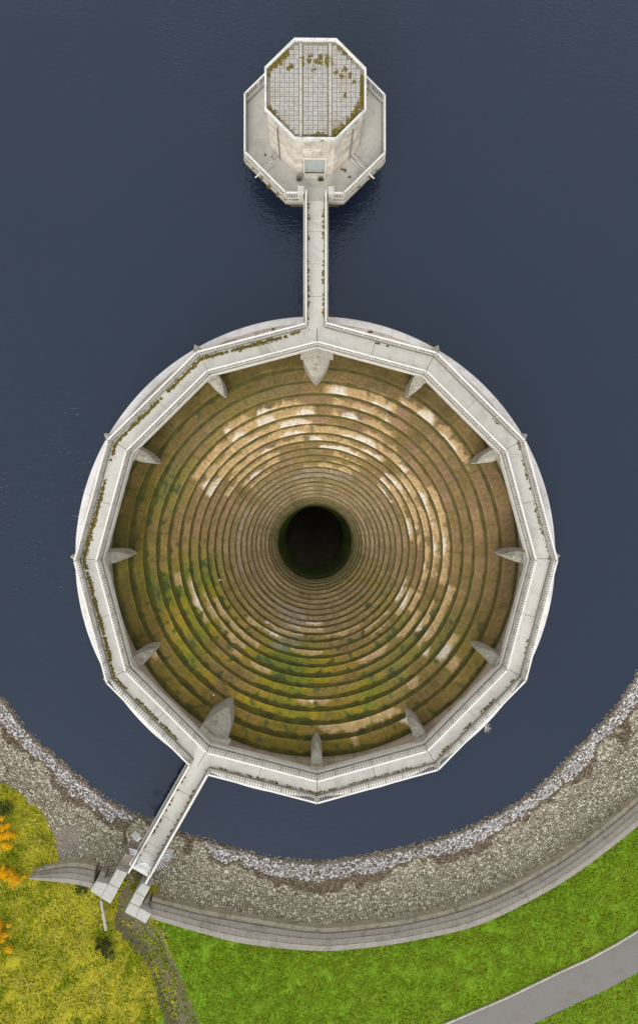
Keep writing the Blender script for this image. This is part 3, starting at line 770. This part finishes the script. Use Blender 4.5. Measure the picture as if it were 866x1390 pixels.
mb = MB(); rr = [17.6, 20, 26, 40, 80, 200, 600, 1500, 4500]; n = 180
for j in range(n):
    for r in rr: mb.v.append((r*cos(2*pi*j/n), r*sin(2*pi*j/n), ZW))
for j in range(n):
    for k in range(len(rr)-1): mb.f.append((j*len(rr)+k, j*len(rr)+k+1, ((j+1) % n)*len(rr)+k+1, ((j+1) % n)*len(rr)+k))
tag(mb.build('water', water_material(), None), 'dark slate blue reservoir water with small ripples', 'water', kind='structure')

# stones on the bank
R_ = random.Random(21)
buf = {1: MB(), 2: MB(), 3: MB()}
a = 198*TH
arc0, arc1 = 200*TH, 342*TH
uu = -.45
rowi = 0
while uu < 8.2:
    step = .118 if uu < 1.7 else .145
    a = arc0+R_.random()*.004
    while a < arc1:
        rw = Rw(a); w = Rv(a)-rw
        sp = step*(1.05+.25*R_.random())/rw
        a += sp
        if uu > w+.12 and not (a < 236*TH): continue
        u = uu+R_.uniform(-.04, .04); r = rw+u; x, y = CC.x+r*cos(a), CC.y+r*sin(a); p = Vector((x, y, 0))
        xx, yy = to_px(p, 1)
        if xx < -40 or xx > 905 or yy > 1420: continue
        zn = zone(p, a, u) if u >= 0 else (2 if (220 < xx < 350 or R_.random() < .4) else 1)
        if zn not in (1, 2, 3, 7): continue
        if u < 0 and R_.random() < .35: continue
        if zn == 7 and R_.random() < .35: continue
        if zn == 2 and R_.random() < .25: continue
        if u < .16+.12*MN.noise(p*1.5): zn = 2
        if zn == 1 and R_.random() < .14: zn = 2
        if zn == 3 and R_.random() < .05: zn = 2
        s = {1: R_.uniform(.05, .092), 2: R_.uniform(.05, .10), 3: R_.choice((R_.uniform(.045, .075), R_.uniform(.065, .095), R_.uniform(.08, .125))), 7: R_.uniform(.03, .06)}[zn]
        z = gz(u, a, r)+s*.25
        buf[{1: 1, 2: 2, 3: 3, 7: 3}[zn]].blob((x, y, z), (s*R_.uniform(.9, 1.25), s*R_.uniform(.75, 1), s*R_.uniform(.55, .9)), .22, rnd=R_)
    uu += step*.94
tag(buf[1].build('rubble', M['white_stone'], None), 'band of bleached white rubble stones along the waterline', 'rubble', kind='stuff')
tag(buf[2].build('shingle', M['brown_stone'], None), 'dark brown stones and debris in a strip above the white rubble', 'shingle', kind='stuff')
tag(buf[3].build('stone_pitching', M['pitch_stone'], None), 'grey and buff stone pitching covering the curved bank', 'stones', kind='stuff')
# driftwood and twigs in the brown strip
dw = MB()
for k in range(2600):
    a = R_.uniform(arc0, arc1); u = R_.uniform(1.0, 3.0); r = Rw(a)+u; p = Vector((CC.x+r*cos(a), CC.y+r*sin(a), 0))
    xx, yy = to_px(p, 1)
    if not (-20 < xx < 890): continue
    if zone(p, a, u) != 2 and R_.random() < .85: continue
    d = R_.uniform(0, pi); l = R_.uniform(.10, .45); z = gz(u, a, r)+.10
    dx, dy = cos(d)*l/2, sin(d)*l/2
    dw.bar((p.x-dx, p.y-dy, z+R_.uniform(-.02, .03)), (p.x+dx, p.y+dy, z+R_.uniform(-.02, .04)), R_.uniform(.012, .035), .02)
tag(dw.build('driftwood', M['driftwood'], None), 'twigs and driftwood washed up in the brown strip of the bank', 'driftwood', kind='stuff')

# grass
def tufts(n, want, m, name, label, hs, seed, xr=(-30, 900), yr=(1040, 1430), wd=.05):
    R_ = random.Random(seed); mb = MB(); c = 0; tries = 0
    while c < n and tries < n*6:
        tries += 1
        px, py = R_.uniform(*xr), R_.uniform(*yr); p = at(px, py, 1.0); q = Vector((p.x, p.y, 0)); d = q-CC
        a = atan2(d.y, d.x); r = d.length; u = r-Rw(a)
        zq = zone(q, a, u)
        if zq != want and not (zq == 6 and R_.random() < (.30 if py > 1255 else .10)): continue
        if want == 4 and u < Rv(a)-Rw(a)+1.45: continue
        if ASPH(q) : continue
        z = gz(u, a, r)
        pd_ = path_d(q)
        if pd_ < 1.3: z -= .45*sm(1.3-pd_, 0, .6)
        cl = MN.noise(Vector((q.x*.9, q.y*.9, 30))); hh = hs*(1+cl*.7)
        for b in range(4):
            t = R_.uniform(0, 6.28); l = R_.uniform(.5, 1.1)*hh; w = R_.uniform(.6, 1.2)*wd; ln = R_.uniform(.3, 1.0)*l
            ox, oy = q.x+R_.uniform(-.06, .06), q.y+R_.uniform(-.06, .06); ca, sa = cos(t), sin(t)
            o = len(mb.v)
            mb.v.extend([(ox-sa*w, oy+ca*w, z-.02), (ox+sa*w, oy-ca*w, z-.02), (ox+ca*ln+sa*w*.5, oy+sa*ln-ca*w*.5, z+l*.8), (ox+ca*ln-sa*w*.5, oy+sa*ln+ca*w*.5, z+l*.8)])
            mb.f.append((o, o+1, o+2, o+3))
        c += 1
    return tag(mb.build(name, m, None), label, 'grass', kind='stuff')
# asphalt path in the corner
AP = [at(px, py, 1.0) for px, py in ((590,1395),(690,1352),(760,1318),(800,1300),(835,1281),(866,1262),(905,1237),(980,1180))]
AP = [Vector((p.x, p.y, 0)) for p in AP]
AO = []
for i, p in enumerate(AP):
    d = (AP[min(i+1, len(AP)-1)]-AP[max(i-1, 0)]).normalized(); AO.append(p+Vector((d.y, -d.x, 0))*2.6)
def ASPH(q):
    x, y = to_px(q, 1.0)
    if x < 560: return False
    for i in range(len(AP)-1):
        a, b, c, d = AP[i], AP[i+1], AO[i+1], AO[i]
        def s_(m, n_): return (n_.x-m.x)*(q.y-m.y)-(n_.y-m.y)*(q.x-m.x)
        if s_(a, b) <= .1 and s_(b, c) <= 0.01 and s_(c, d) <= 0.01 and s_(d, a) <= 0.01: return True
    return False
mb = MB(); zt = ZB-.38+.07
for i in range(len(AP)): mb.v.extend([(AP[i].x, AP[i].y, zt), (AO[i].x, AO[i].y, zt)])
for i in range(len(AP)-1): mb.f.append((i*2, i*2+1, i*2+3, i*2+2))
tag(mb.build('path', M['asphalt'], None), 'grey tarmac path crossing the lower right corner', 'path', kind='structure')
mb = MB(); R_ = random.Random(3)
for i in range(len(AP)-1):
    a, b = AP[i], AP[i+1]; L_ = (b-a).length; n = max(1, round(L_/.9)); d = (b-a)/n
    for k in range(n):
        p, q = a+d*k, a+d*(k+1); e_ = d.normalized()*.01
        mb.bar((p.x+e_.x, p.y+e_.y, zt+.03), (q.x-e_.x, q.y-e_.y, zt+.03+R_.uniform(-.005, .005)), .12, .12)
tag(mb.build('kerb', M['kerb'], None, bevel=.01), 'pale stone kerb edging the tarmac path in the corner', 'kerb', kind='structure')
tufts(30000, 4, M['grass_green'], 'grass', 'bright green mown grass outside the curved wall', .085, 5, (190, 900), (1110, 1430), .042)
tufts(14000, 5, M['grass_yellow'], 'rough_grass', 'yellow green mossy rough grass at the lower left', .13, 6, (-30, 240), (1050, 1430), .055)

# ------------------------------------------------------------------ CURVED WAVE WALL
def interp_px(lst, x):
    for i in range(len(lst)-1):
        if lst[i][0] <= x <= lst[i+1][0]:
            p0 = lst[max(0, i-1)]; p1 = lst[i]; p2 = lst[i+1]; p3 = lst[min(len(lst)-1, i+2)]
            t = (x-p1[0])/(p2[0]-p1[0]); m1 = (p2[1]-p0[1])/(p2[0]-p0[0])*(p2[0]-p1[0]); m2 = (p3[1]-p1[1])/(p3[0]-p1[0])*(p2[0]-p1[0])
            return (2*t**3-3*t*t+1)*p1[1]+(t**3-2*t*t+t)*m1+(-2*t**3+3*t*t)*p2[1]+(t**3-t*t)*m2
ZT = 1.85
WI = [(205,1223),(267,1239),(330,1250),(431,1265),(496,1261),(561,1252),(646,1229),(725,1192),(790,1150),(866,1088),(930,1025),(1020,930)]
WO = [(205,1247),(267,1265),(330,1281),(431,1291),(496,1287),(561,1277),(646,1257),(725,1220),(790,1180),(866,1121),(935,1060),(1030,955)]
def wave(name, wi, wo, x0, x1, label, dx=9.0):
    xs = []; x = x0
    while x < x1: xs.append(x); x += dx
    xs.append(x1)
    I = []; O = []
    for x in xs:
        p = at(x, interp_px(wi, x), ZT); q = at(x, interp_px(wo, x), ZT); I.append(Vector((p.x, p.y, 0))); O.append(Vector((q.x, q.y, 0)))
    e = empty(name, (I[0].x, I[0].y, ZB-.4), label, 'wall'); bpy.context.view_layer.update()
    def strip(t0, t1, z0, z1, zb, m, nm, seed):
        mb = MB(); R_ = random.Random(seed)
        for i in range(len(I)-1):
            cuts = [0, R_.uniform(.35, .65), 1]
            for c0, c1 in zip(cuts[:-1], cuts[1:]):
                g0, g1 = c0+.002, c1-.002
                a0 = I[i].lerp(I[i+1], g0); b0 = O[i].lerp(O[i+1], g0); a1 = I[i].lerp(I[i+1], g1); b1 = O[i].lerp(O[i+1], g1)
                dz = R_.uniform(-.006, .006)
                q = [a0.lerp(b0, t0), a0.lerp(b0, t1), a1.lerp(b1, t1), a1.lerp(b1, t0)]
                zs = [z0+dz, z1+dz, z1+dz, z0+dz]
                mb.prism([pl(p) for p in q], zb, zs)
        return mb.build(nm, m, e, bevel=.005)
    strip(0.0, .16, ZT-.42, ZT-.30, .2, M['mossbeam'], 'base_course', 1)
    strip(.163, .402, ZT-.16, ZT-.06, .2, M['wave'], 'middle_course', 2)
    strip(.404, .703, ZT-.03, ZT, .2, M['wave'], 'inner_coping', 3)
    strip(.705, .985, ZT+.02, ZT+.02, .2, M['wavelight'], 'outer_coping', 4)
    return e
wave('wave_wall', WI, WO, 205, 1020, 'long curved grey stone wave wall between the stone bank and the mown grass')
WI2 = [(38,1190),(52,1184),(69,1180),(99,1176),(131,1181)]; WO2 = [(38,1192.5),(52,1194.5),(69,1196.5),(99,1200),(126,1206),(131,1207)]
wave('wave_wall', WI2, WO2, 40, 128, 'short tapering grey stone wave wall end sinking into yellow grass', 8.0)

# ------------------------------------------------------------------ ABUTMENTS
ZA = 2.25
def ppoly(pts, z): return [pl(at(x, y, z)) for x, y in pts]
def r1(pts): return [(150+x/7.873, 1110+y/7.873) for x, y in pts]
def abut(label, tops, lows, steps):
    c = at(*tops[0][0], ZA); e = empty('abutment_wall', (c.x, c.y, .9), label, 'wall', 'L-shaped stone abutment walls at the shore end of the bridge'); bpy.context.view_layer.update()
    for i, t in enumerate(tops):
        mb = MB(); mb.prism(ppoly(t, ZA), .2, ZA-.14); mb.build('wall', M['abut'], e, bevel=.01)
        mb = MB(); mb.prism(ppoly(t, ZA), ZA-.137, ZA); mb.build('coping', M['abut'], e, bevel=.02)
    for i, (t, z) in enumerate(lows+steps):
        mb = MB(); mb.prism(ppoly(t, z), .1, z); mb.build('step', M['abutlow'], e, bevel=.015)
abut('right-hand L-shaped grey stone abutment wall joined to the long wave wall',
     [r1([(345,698),(428,742),(372,849),(270,790)]), r1([(268,794),(370,853),(314,958),(212,905)]), r1([(210,909),(312,962),(270,1072),(155,1010)]), r1([(315,964),(440,1030),(378,1132),(273,1074)])],
     [(r1([(400,615),(466,650),(430,738),(350,694)]), 1.75)],
     [(r1([(385,860),(415,885),(362,985),(322,958)]), 1.75), (r1([(418,887),(470,930),(440,1024),(365,985)]), 1.5)])
abut('left-hand L-shaped grey stone abutment wall joined to the short tapering wall',
     [[(173.2,1185),(161.8,1206),(147.8,1199.5),(159,1179.8)], [(161.5,1206.4),(150.5,1227.2),(137,1218.5),(147.6,1200)], [(147.3,1200.2),(136.6,1218.2),(122.7,1209.5),(131,1196)]],
     [([(181,1163),(174,1183.5),(160,1178.5),(170.5,1158)], 1.75)],
     [([(138,1182),(144,1186.5),(138.5,1198.5),(131.5,1195)], 1.75), ([(144.3,1186.7),(149.8,1191),(146.6,1198.5),(139,1198)], 1.5)])

# ------------------------------------------------------------------ GATE WITH SPIKE FANS
gp = at(200, 1160, HD); gr = Vector((gp.x, gp.y, 0)).dot(U2)
gt = empty('gate', tuple(U2*gr+Vector((0, 0, HD))), 'pale galvanised security gate with curved top and fans of spikes across the shore bridge', 'gate'); bpy.context.view_layer.update()
def G(a, b, z): return O2+U2*(gr+a)+N2*b+Vector((0, 0, HD+z))
for s_ in (-1, 1):
    mb = MB(); mb.box(tuple(G(0, s_*.60, .95)), (.07, .07, 1.9), A2); mb.build('gate_post', M['galv'], gt)
arc = [G(-.55*(1-((k-6)/6)**2), (k-6)/6*.58, 1.75) for k in range(13)]; arc2 = [G(.35*(1-((k-6)/6)**2), (k-6)/6*.58, 1.2) for k in range(13)]
mb = MB(); mb.tube(arc, .022, 6); mb.build('top_hoop', M['galv'], gt)
mb = MB(); mb.tube(arc2, .022, 6); mb.build('lower_hoop', M['galv'], gt)
mb = MB()
for k in range(12): mb.add([arc[k], arc[k+1], arc2[k+1], arc2[k]], [(0, 1, 2, 3)])
sh = mb.build('curved_sheet', M['mesh'], gt); md = sh.modifiers.new('solid', 'SOLIDIFY'); md.thickness = .012
mb = MB()
for k in range(11): p = -.52+.104*k; mb.bar(G(0, p, .08), G(0, p, 1.7), .02, .02)
mb.bar(G(0, -.56, .1), G(0, .56, .1), .04, .05); mb.bar(G(0, -.56, 1.0), G(0, .56, 1.0), .04, .05); mb.build('gate_leaf', M['galv'], gt)
def fan(root, tips, nm='spike_fan'):
    mb = MB()
    for (bx, by), (tx, ty) in tips:
        p = at(bx, by, HD+.5); q = at(tx, ty, HD+.35); mb.tube([p, q], [.034, .022], 5)
    a, b = at(*tips[0][0], HD+.5), at(*tips[-1][0], HD+.5); mb.bar(a, b, .05, .05)
    return mb.build(nm, M['galv'], gt)
fan(gt, [(r1([(330-14*k, 215+12*k)])[0], r1([(262-12*k, 142+14*k)])[0]) for k in range(4)])
fan(gt, [(r1([(285-2*k, 350+14*k)])[0], r1([(200+4*k, 328+22*k)])[0]) for k in range(4)])
fan(gt, [(r1([(575-9*k, 343+15*k)])[0], r1([(684-8*k, 346+16.5*k)])[0]) for k in range(8)])
fan(gt, [(r1([(522-12*k, 455+8*k)])[0], r1([(600-31*k, 522+14*k)])[0]) for k in range(5)])

# ------------------------------------------------------------------ PLANTS, MOSS, SMALL THINGS
def bush(name, px, py, rad, h, label, cat, leafm, nl, flowers=0, group=None, seed=1, sy=1.0):
    R_ = random.Random(seed); c = at(px, py, 1.1); d = Vector((c.x, c.y, 0))-CC; a = atan2(d.y, d.x); z = gz(d.length-Rw(a), a, d.length)
    e = empty(name, (c.x, c.y, z), label, cat, group); bpy.context.view_layer.update()
    cl = [(c.x+R_.gauss(0, rad*.6), c.y+R_.gauss(0, rad*.6)*sy, z+h*R_.uniform(.25, .8), rad*R_.uniform(.14, .40)) for _ in range(20)]
    def scatter(n, size, mb, top=0):
        for _ in range(n):
            q = R_.choice(cl); v = Vector((R_.gauss(0, 1), R_.gauss(0, 1), R_.gauss(0, 1)*.8+top)).normalized()*q[3]*R_.uniform(.5, 1.1)*(R_.uniform(.6, 1.9) if top else 1)
            p = Vector(q[:3])+v; n1 = Vector((R_.gauss(0, 1), R_.gauss(0, 1), R_.gauss(0, 1))).normalized()*size*R_.uniform(.6, 1.2); n2 = n1.cross(Vector((R_.gauss(0, 1), R_.gauss(0, 1), R_.gauss(0, 1))).normalized())*.6
            if top: mb.blob(p, (size*R_.uniform(.7, 1.2),)*3, .3, rnd=R_)
            else: mb.add([p-n1, p+n2, p+n1, p-n2], [(0, 1, 2, 3)])
    mb = MB(); scatter(nl, .045, mb); mb.build('foliage', leafm, e)
    if flowers: mb = MB(); scatter(int(flowers*2.4), .019, mb, .9); mb.build('flowers', M['flower'], e)
    mb = MB()
    for q in cl[:7]: mb.tube([(c.x, c.y, z-.05), ((c.x+q[0])/2+R_.uniform(-.05, .05), (c.y+q[1])/2, z+h*.3), q[:3]], [.03, .02, .01], 5)
    mb.build('stem', M['stem'], e)
gg = 'yellow flowering gorse bushes on the left bank'
bush('gorse_bush', 5, 1131, .70, .8, 'gorse bush with orange yellow flowers, the highest on the left edge', 'bush', M['gorse_leaf'], 2600, 2600, gg, 1, 1.3)
bush('gorse_bush', 19, 1184, .62, .7, 'loose gorse bush with scattered yellow flowers near the tapering wall end', 'bush', M['gorse_leaf'], 2400, 1500, gg, 2)
bush('gorse_bush', 3, 1262, .70, .8, 'low gorse bush with orange flowers at the bottom left edge', 'bush', M['gorse_leaf'], 2600, 2200, gg, 3, 1.2)
bush('gorse_bush', 0, 1183, .35, .5, 'small gorse bush cut by the left edge of the picture', 'bush', M['gorse_leaf'], 900, 700, gg, 6)
bush('shrub', 141, 1283, .62, .7, 'dark green leafy shrub at the foot of the grey timber rail', 'bush', M['leaf'], 4200, 0, None, 4)
bush('shrub', 8, 1098, .60, .4, 'low green shrub in the yellow grass above the gorse', 'bush', M['mossgreen'], 2600, 0, None, 7)
bush('shrub', 112, 1207, .42, .3, 'green weeds growing beside the left abutment wall', 'bush', M['mossgreen'], 1700, 0, None, 8)
# timber rail
tr = empty('timber_rail', tuple(at(138, 1222, 1.0)), 'weathered grey timber rail running from abutment to dark shrub', 'fence'); bpy.context.view_layer.update()
P0, P1, P2 = at(137.5, 1222, 1.55), at(140.5, 1240, 1.5), at(144.5, 1263, 1.4)
mb = MB(); mb.bar(P0, P1, .16, .09); mb.bar(P1, P2, .20, .09); mb.build('rail', M['timber'], tr, bevel=.01)
for P_ in (P0.lerp(P1, .1), P1, P2.lerp(P1, .08)):
    mb = MB(); mb.box((P_.x, P_.y, 1.1), (.11, .11, .75)); mb.build('post', M['timber'], tr)

def clumps(name, spots, m, label, seed, s0=.05, s1=.12, h=.05):
    R_ = random.Random(seed); mb = MB()
    for (x, y, z, n, sp) in spots:
        for k in range(n):
            s = R_.uniform(s0, s1); mb.blob((x+R_.gauss(0, sp), y+R_.gauss(0, sp), z), (s, s*R_.uniform(.6, 1), h*R_.uniform(.5, 1.2)), .35, rnd=R_)
    return tag(mb.build(name, m, None), label, 'moss', kind='stuff')
sp = []; R_ = random.Random(9)
kin = ROUT-.24
def along(a0, a1, dens, rr_, spread, prob=1.0):
    a = a0
    while a < a1:
        k = floor(a/30); t = (a-k*30)/30; p = v12(rr_, k*30).lerp(v12(rr_, k*30+30), t)
        n = MN.noise(Vector((a*.35, 3, rr_)))+.5*MN.noise(Vector((a*1.3, 7, 2)))
        if n > prob: sp.append((p.x, p.y, HD+.005, dens, spread*(1+n)))
        a += .35
along(98, 206, 7, kin-.07, .055, -.42)
along(206, 232, 3, kin-.01, .03, -.25)
along(92, 100, 2, kin, .03, .1); along(60, 75, 2, kin+.02, .02, -.1); along(-62, -18, 2, kin+.02, .03, .05); along(-115, -62, 1, kin+.03, .02, -.1); along(0, 40, 1, kin+.03, .02, .1)
for k in range(60):
    y = R_.uniform(17.2, 25.5); s_ = R_.choice((-1, 1, 1)); sp.append((BX+s_*(HB-.17), y, HD, 3, .03))
for k in range(46):
    t = R_.uniform(18, r2end-1.0); s_ = R_.choice((-1, 1)); q = U2*t+N2*s_*(HB-.17); sp.append((q.x, q.y, HD, 2, .03))
clumps('moss', sp, M['moss'], 'dark olive moss growing along the kerbs of the ring walkway and bridges', 2, .035, .10, .04)
# moss on the lip and on the tower
sp2 = []
for px, py, n, s in ((449,432,18,.12),(460,435,26,.16),(456,436,14,.1),(503,450,12,.1),(583,470,16,.14),(371,441,10,.06),(371,447,8,.05),(195,539,10,.06),(592,474,10,.1),(735,680,8,.08),(440,431,10,.08)):
    p = at(px, py, -.1); sp2.append((p.x, p.y, -.12, n, s))
clumps('moss', sp2, M['moss'], 'olive moss tufts on the outer spillway lip near the tower bridge', 4, .04, .09, .06)
sp3 = []
zr = HT+.26
def rp(x, y): return at(300+x/3.331, 30+y/3.331, zr)
for x, y, n, s in ((290,140,26,.10),(280,160,20,.08),(265,180,18,.07),(245,195,14,.06),(225,210,14,.06),(215,240,12,.05),(365,165,12,.05),(365,190,10,.05),(400,178,10,.05),(430,178,12,.05),(450,160,12,.06),(450,185,12,.05),(485,165,24,.09),(490,185,18,.08),(550,115,18,.09),(565,135,14,.08),(600,160,10,.07),(635,190,10,.06),(640,250,10,.05),(636,275,14,.05),(640,300,22,.07),(640,325,20,.07),(638,350,18,.07),(630,375,20,.09),(615,400,20,.09),(600,425,20,.09),(575,450,22,.10),(550,475,22,.10),(525,495,24,.10),(505,510,20,.09),(470,518,16,.08),(440,515,22,.09),(410,518,10,.06),(380,520,8,.06),(560,215,8,.06),(580,240,8,.06),(545,245,8,.05),(520,230,7,.05),(305,210,8,.05),(320,200,8,.05),(560,330,8,.04),(240,410,10,.06),(260,440,8,.05),(225,390,8,.05),(420,215,6,.06),(400,152,6,.08),(600,270,6,.06)):
    p = rp(x, y); sp3.append((p.x, p.y, zr, int(n*2.8), s*1.35))
clumps('moss', sp3, M['moss'], 'brown and green moss clumps creeping over the octagonal tower roof', 5, .025, .075, .05)
sp4 = []
for x, y, n, s in ((200,600,8,.05),(120,625,14,.10),(150,660,14,.10),(185,705,16,.10),(220,745,16,.10),(255,780,12,.08),(290,800,8,.06),(555,790,10,.08),(590,760,14,.09),(620,745,14,.09),(670,700,14,.10),(700,665,14,.10),(730,630,12,.08),(235,610,12,.07),(215,635,10,.06),(560,670,16,.08),(580,700,14,.07),(545,665,10,.06)):
    p = at(300+x/3.331, 30+y/3.331, HD+.03); d = Vector((p.x, p.y, 0))-TC
    sp4.append((p.x, p.y, HD+.02, n, s*.7))
clumps('moss', sp4, M['moss'], 'mossy growth along the lower edge of the tower platform', 6, .03, .07, .05)
for nm, x, y, m, lab, sd in (('weed', 452, 712, M['mossgreen'], 'bright green weed growing right of the tower doorstep', 3), ('weed', 352, 712, M['pipe'], 'dark withered weed left of the tower doorstep', 4)):
    p = at(300+x/3.331, 30+y/3.331, HD); R_ = random.Random(sd); mb = MB()
    for k in range(160):
        t = R_.uniform(0, 6.28); l = R_.uniform(.1, .3); c_, s_ = cos(t), sin(t); q = (p.x+R_.gauss(0, .07), p.y+R_.gauss(0, .05), HD+.01)
        mb.add([(q[0]-s_*.02, q[1]+c_*.02, q[2]), (q[0]+s_*.02, q[1]-c_*.02, q[2]), (q[0]+c_*l*.8, q[1]+s_*l*.8, q[2]+l)], [(0, 1, 2)])
    o = mb.build(nm, m, None); tag(o, lab, 'weed')
# tangle of pale twigs caught on the outer railing
p = at(660, 987, HD+.75); mb = MB(); R_ = random.Random(8)
for k in range(16):
    t = R_.uniform(-2.4, 1.2); l = R_.uniform(.18, .42)
    mb.tube([(p.x-.12, p.y+.10, p.z), (p.x+cos(t)*l*.5, p.y+sin(t)*l*.5, p.z+R_.uniform(-.05, .1)), (p.x+cos(t)*l, p.y+sin(t)*l, p.z+R_.uniform(-.1, .2))], [.02, .015, .008], 5)
tag(mb.build('twig_bundle', M['twig'], None), 'pale tangle of dry twigs caught on the outer railing at lower right', 'twigs')
for px, py, z, lab in ((290.5,943,-2.35,'small white pebble on a yellow mossy terrace near the broad shore pier'), (299,787,-4.9,'small white pebble on a brown terrace left of the black shaft'), (485,630,-5.5,'x')):
    if lab == 'x': continue
    p = at(px, py, z); mb = MB(); mb.blob((p.x, p.y, z+.1), (.08, .07, .06), .15); tag(mb.build('pebble', M['white'], None), lab, 'pebble', 'white pebbles lying on the terraces')

# ------------------------------------------------------------------ LIGHT, SKY, CAMERA
w = bpy.data.worlds.new('World'); S.world = w; w.use_nodes = True; N, L = w.node_tree.nodes, w.node_tree.links
bg = N['Background']; sky = N.new('ShaderNodeTexSky'); sky.sky_type = 'NISHITA'; sky.sun_disc = False
EL, AZ = radians(32), radians(255)       # AZ: plan angle (from +x) the light comes from
sky.sun_elevation = EL; sky.sun_rotation = pi/2-AZ; sky.dust_density = 4.0; sky.ozone_density = 1.0; sky.air_density = 1.0
# cloud deck: the blue of the clear sky is mostly hidden by grey overcast
tc = N.new('ShaderNodeTexCoord'); cn = noi(N, L, tc.outputs['Generated'], 2.2, 5, .55, .3)
hs = N.new('ShaderNodeHueSaturation'); hs.inputs['Saturation'].default_value = .30; L.new(sky.outputs[0], hs.inputs['Color'])
cl = ramp(N, L, cn, [(.3, (8.0,8.0,8.05)), (.7, (10.6,10.6,10.5))])
L.new(mixc(N, L, .62, hs.outputs[0], cl), bg.inputs['Color']); bg.inputs['Strength'].default_value = .12
sd = bpy.data.lights.new('sun', 'SUN'); sd.energy = 1.2; sd.angle = radians(24); sd.color = (1, .965, .91)
so = bpy.data.objects.new('sun', sd); COL.objects.link(so); so.location = (-30, -10, 60)
dirv = Vector((cos(AZ)*cos(EL), sin(AZ)*cos(EL), sin(EL))); so.rotation_euler = dirv.to_track_quat('Z', 'Y').to_euler()

cam = bpy.data.cameras.new('camera'); co = bpy.data.objects.new('camera', cam); COL.objects.link(co)
co.location = CAMP; co.rotation_euler = CR.to_euler()
cam.sensor_fit = 'VERTICAL'; cam.sensor_height = 36.0; cam.lens = 36.0*867/1390; cam.shift_y = -45/1390; cam.clip_end = 12000; cam.clip_start = .5
S.camera = co
S.view_settings.view_transform = 'Standard'; S.view_settings.look = 'None'; S.view_settings.exposure = 0.53; S.view_settings.gamma = 1
S.view_settings.use_curve_mapping = False
for i_ in list(bpy.data.objects):
    if 'o' in i_.keys(): del i_['o']
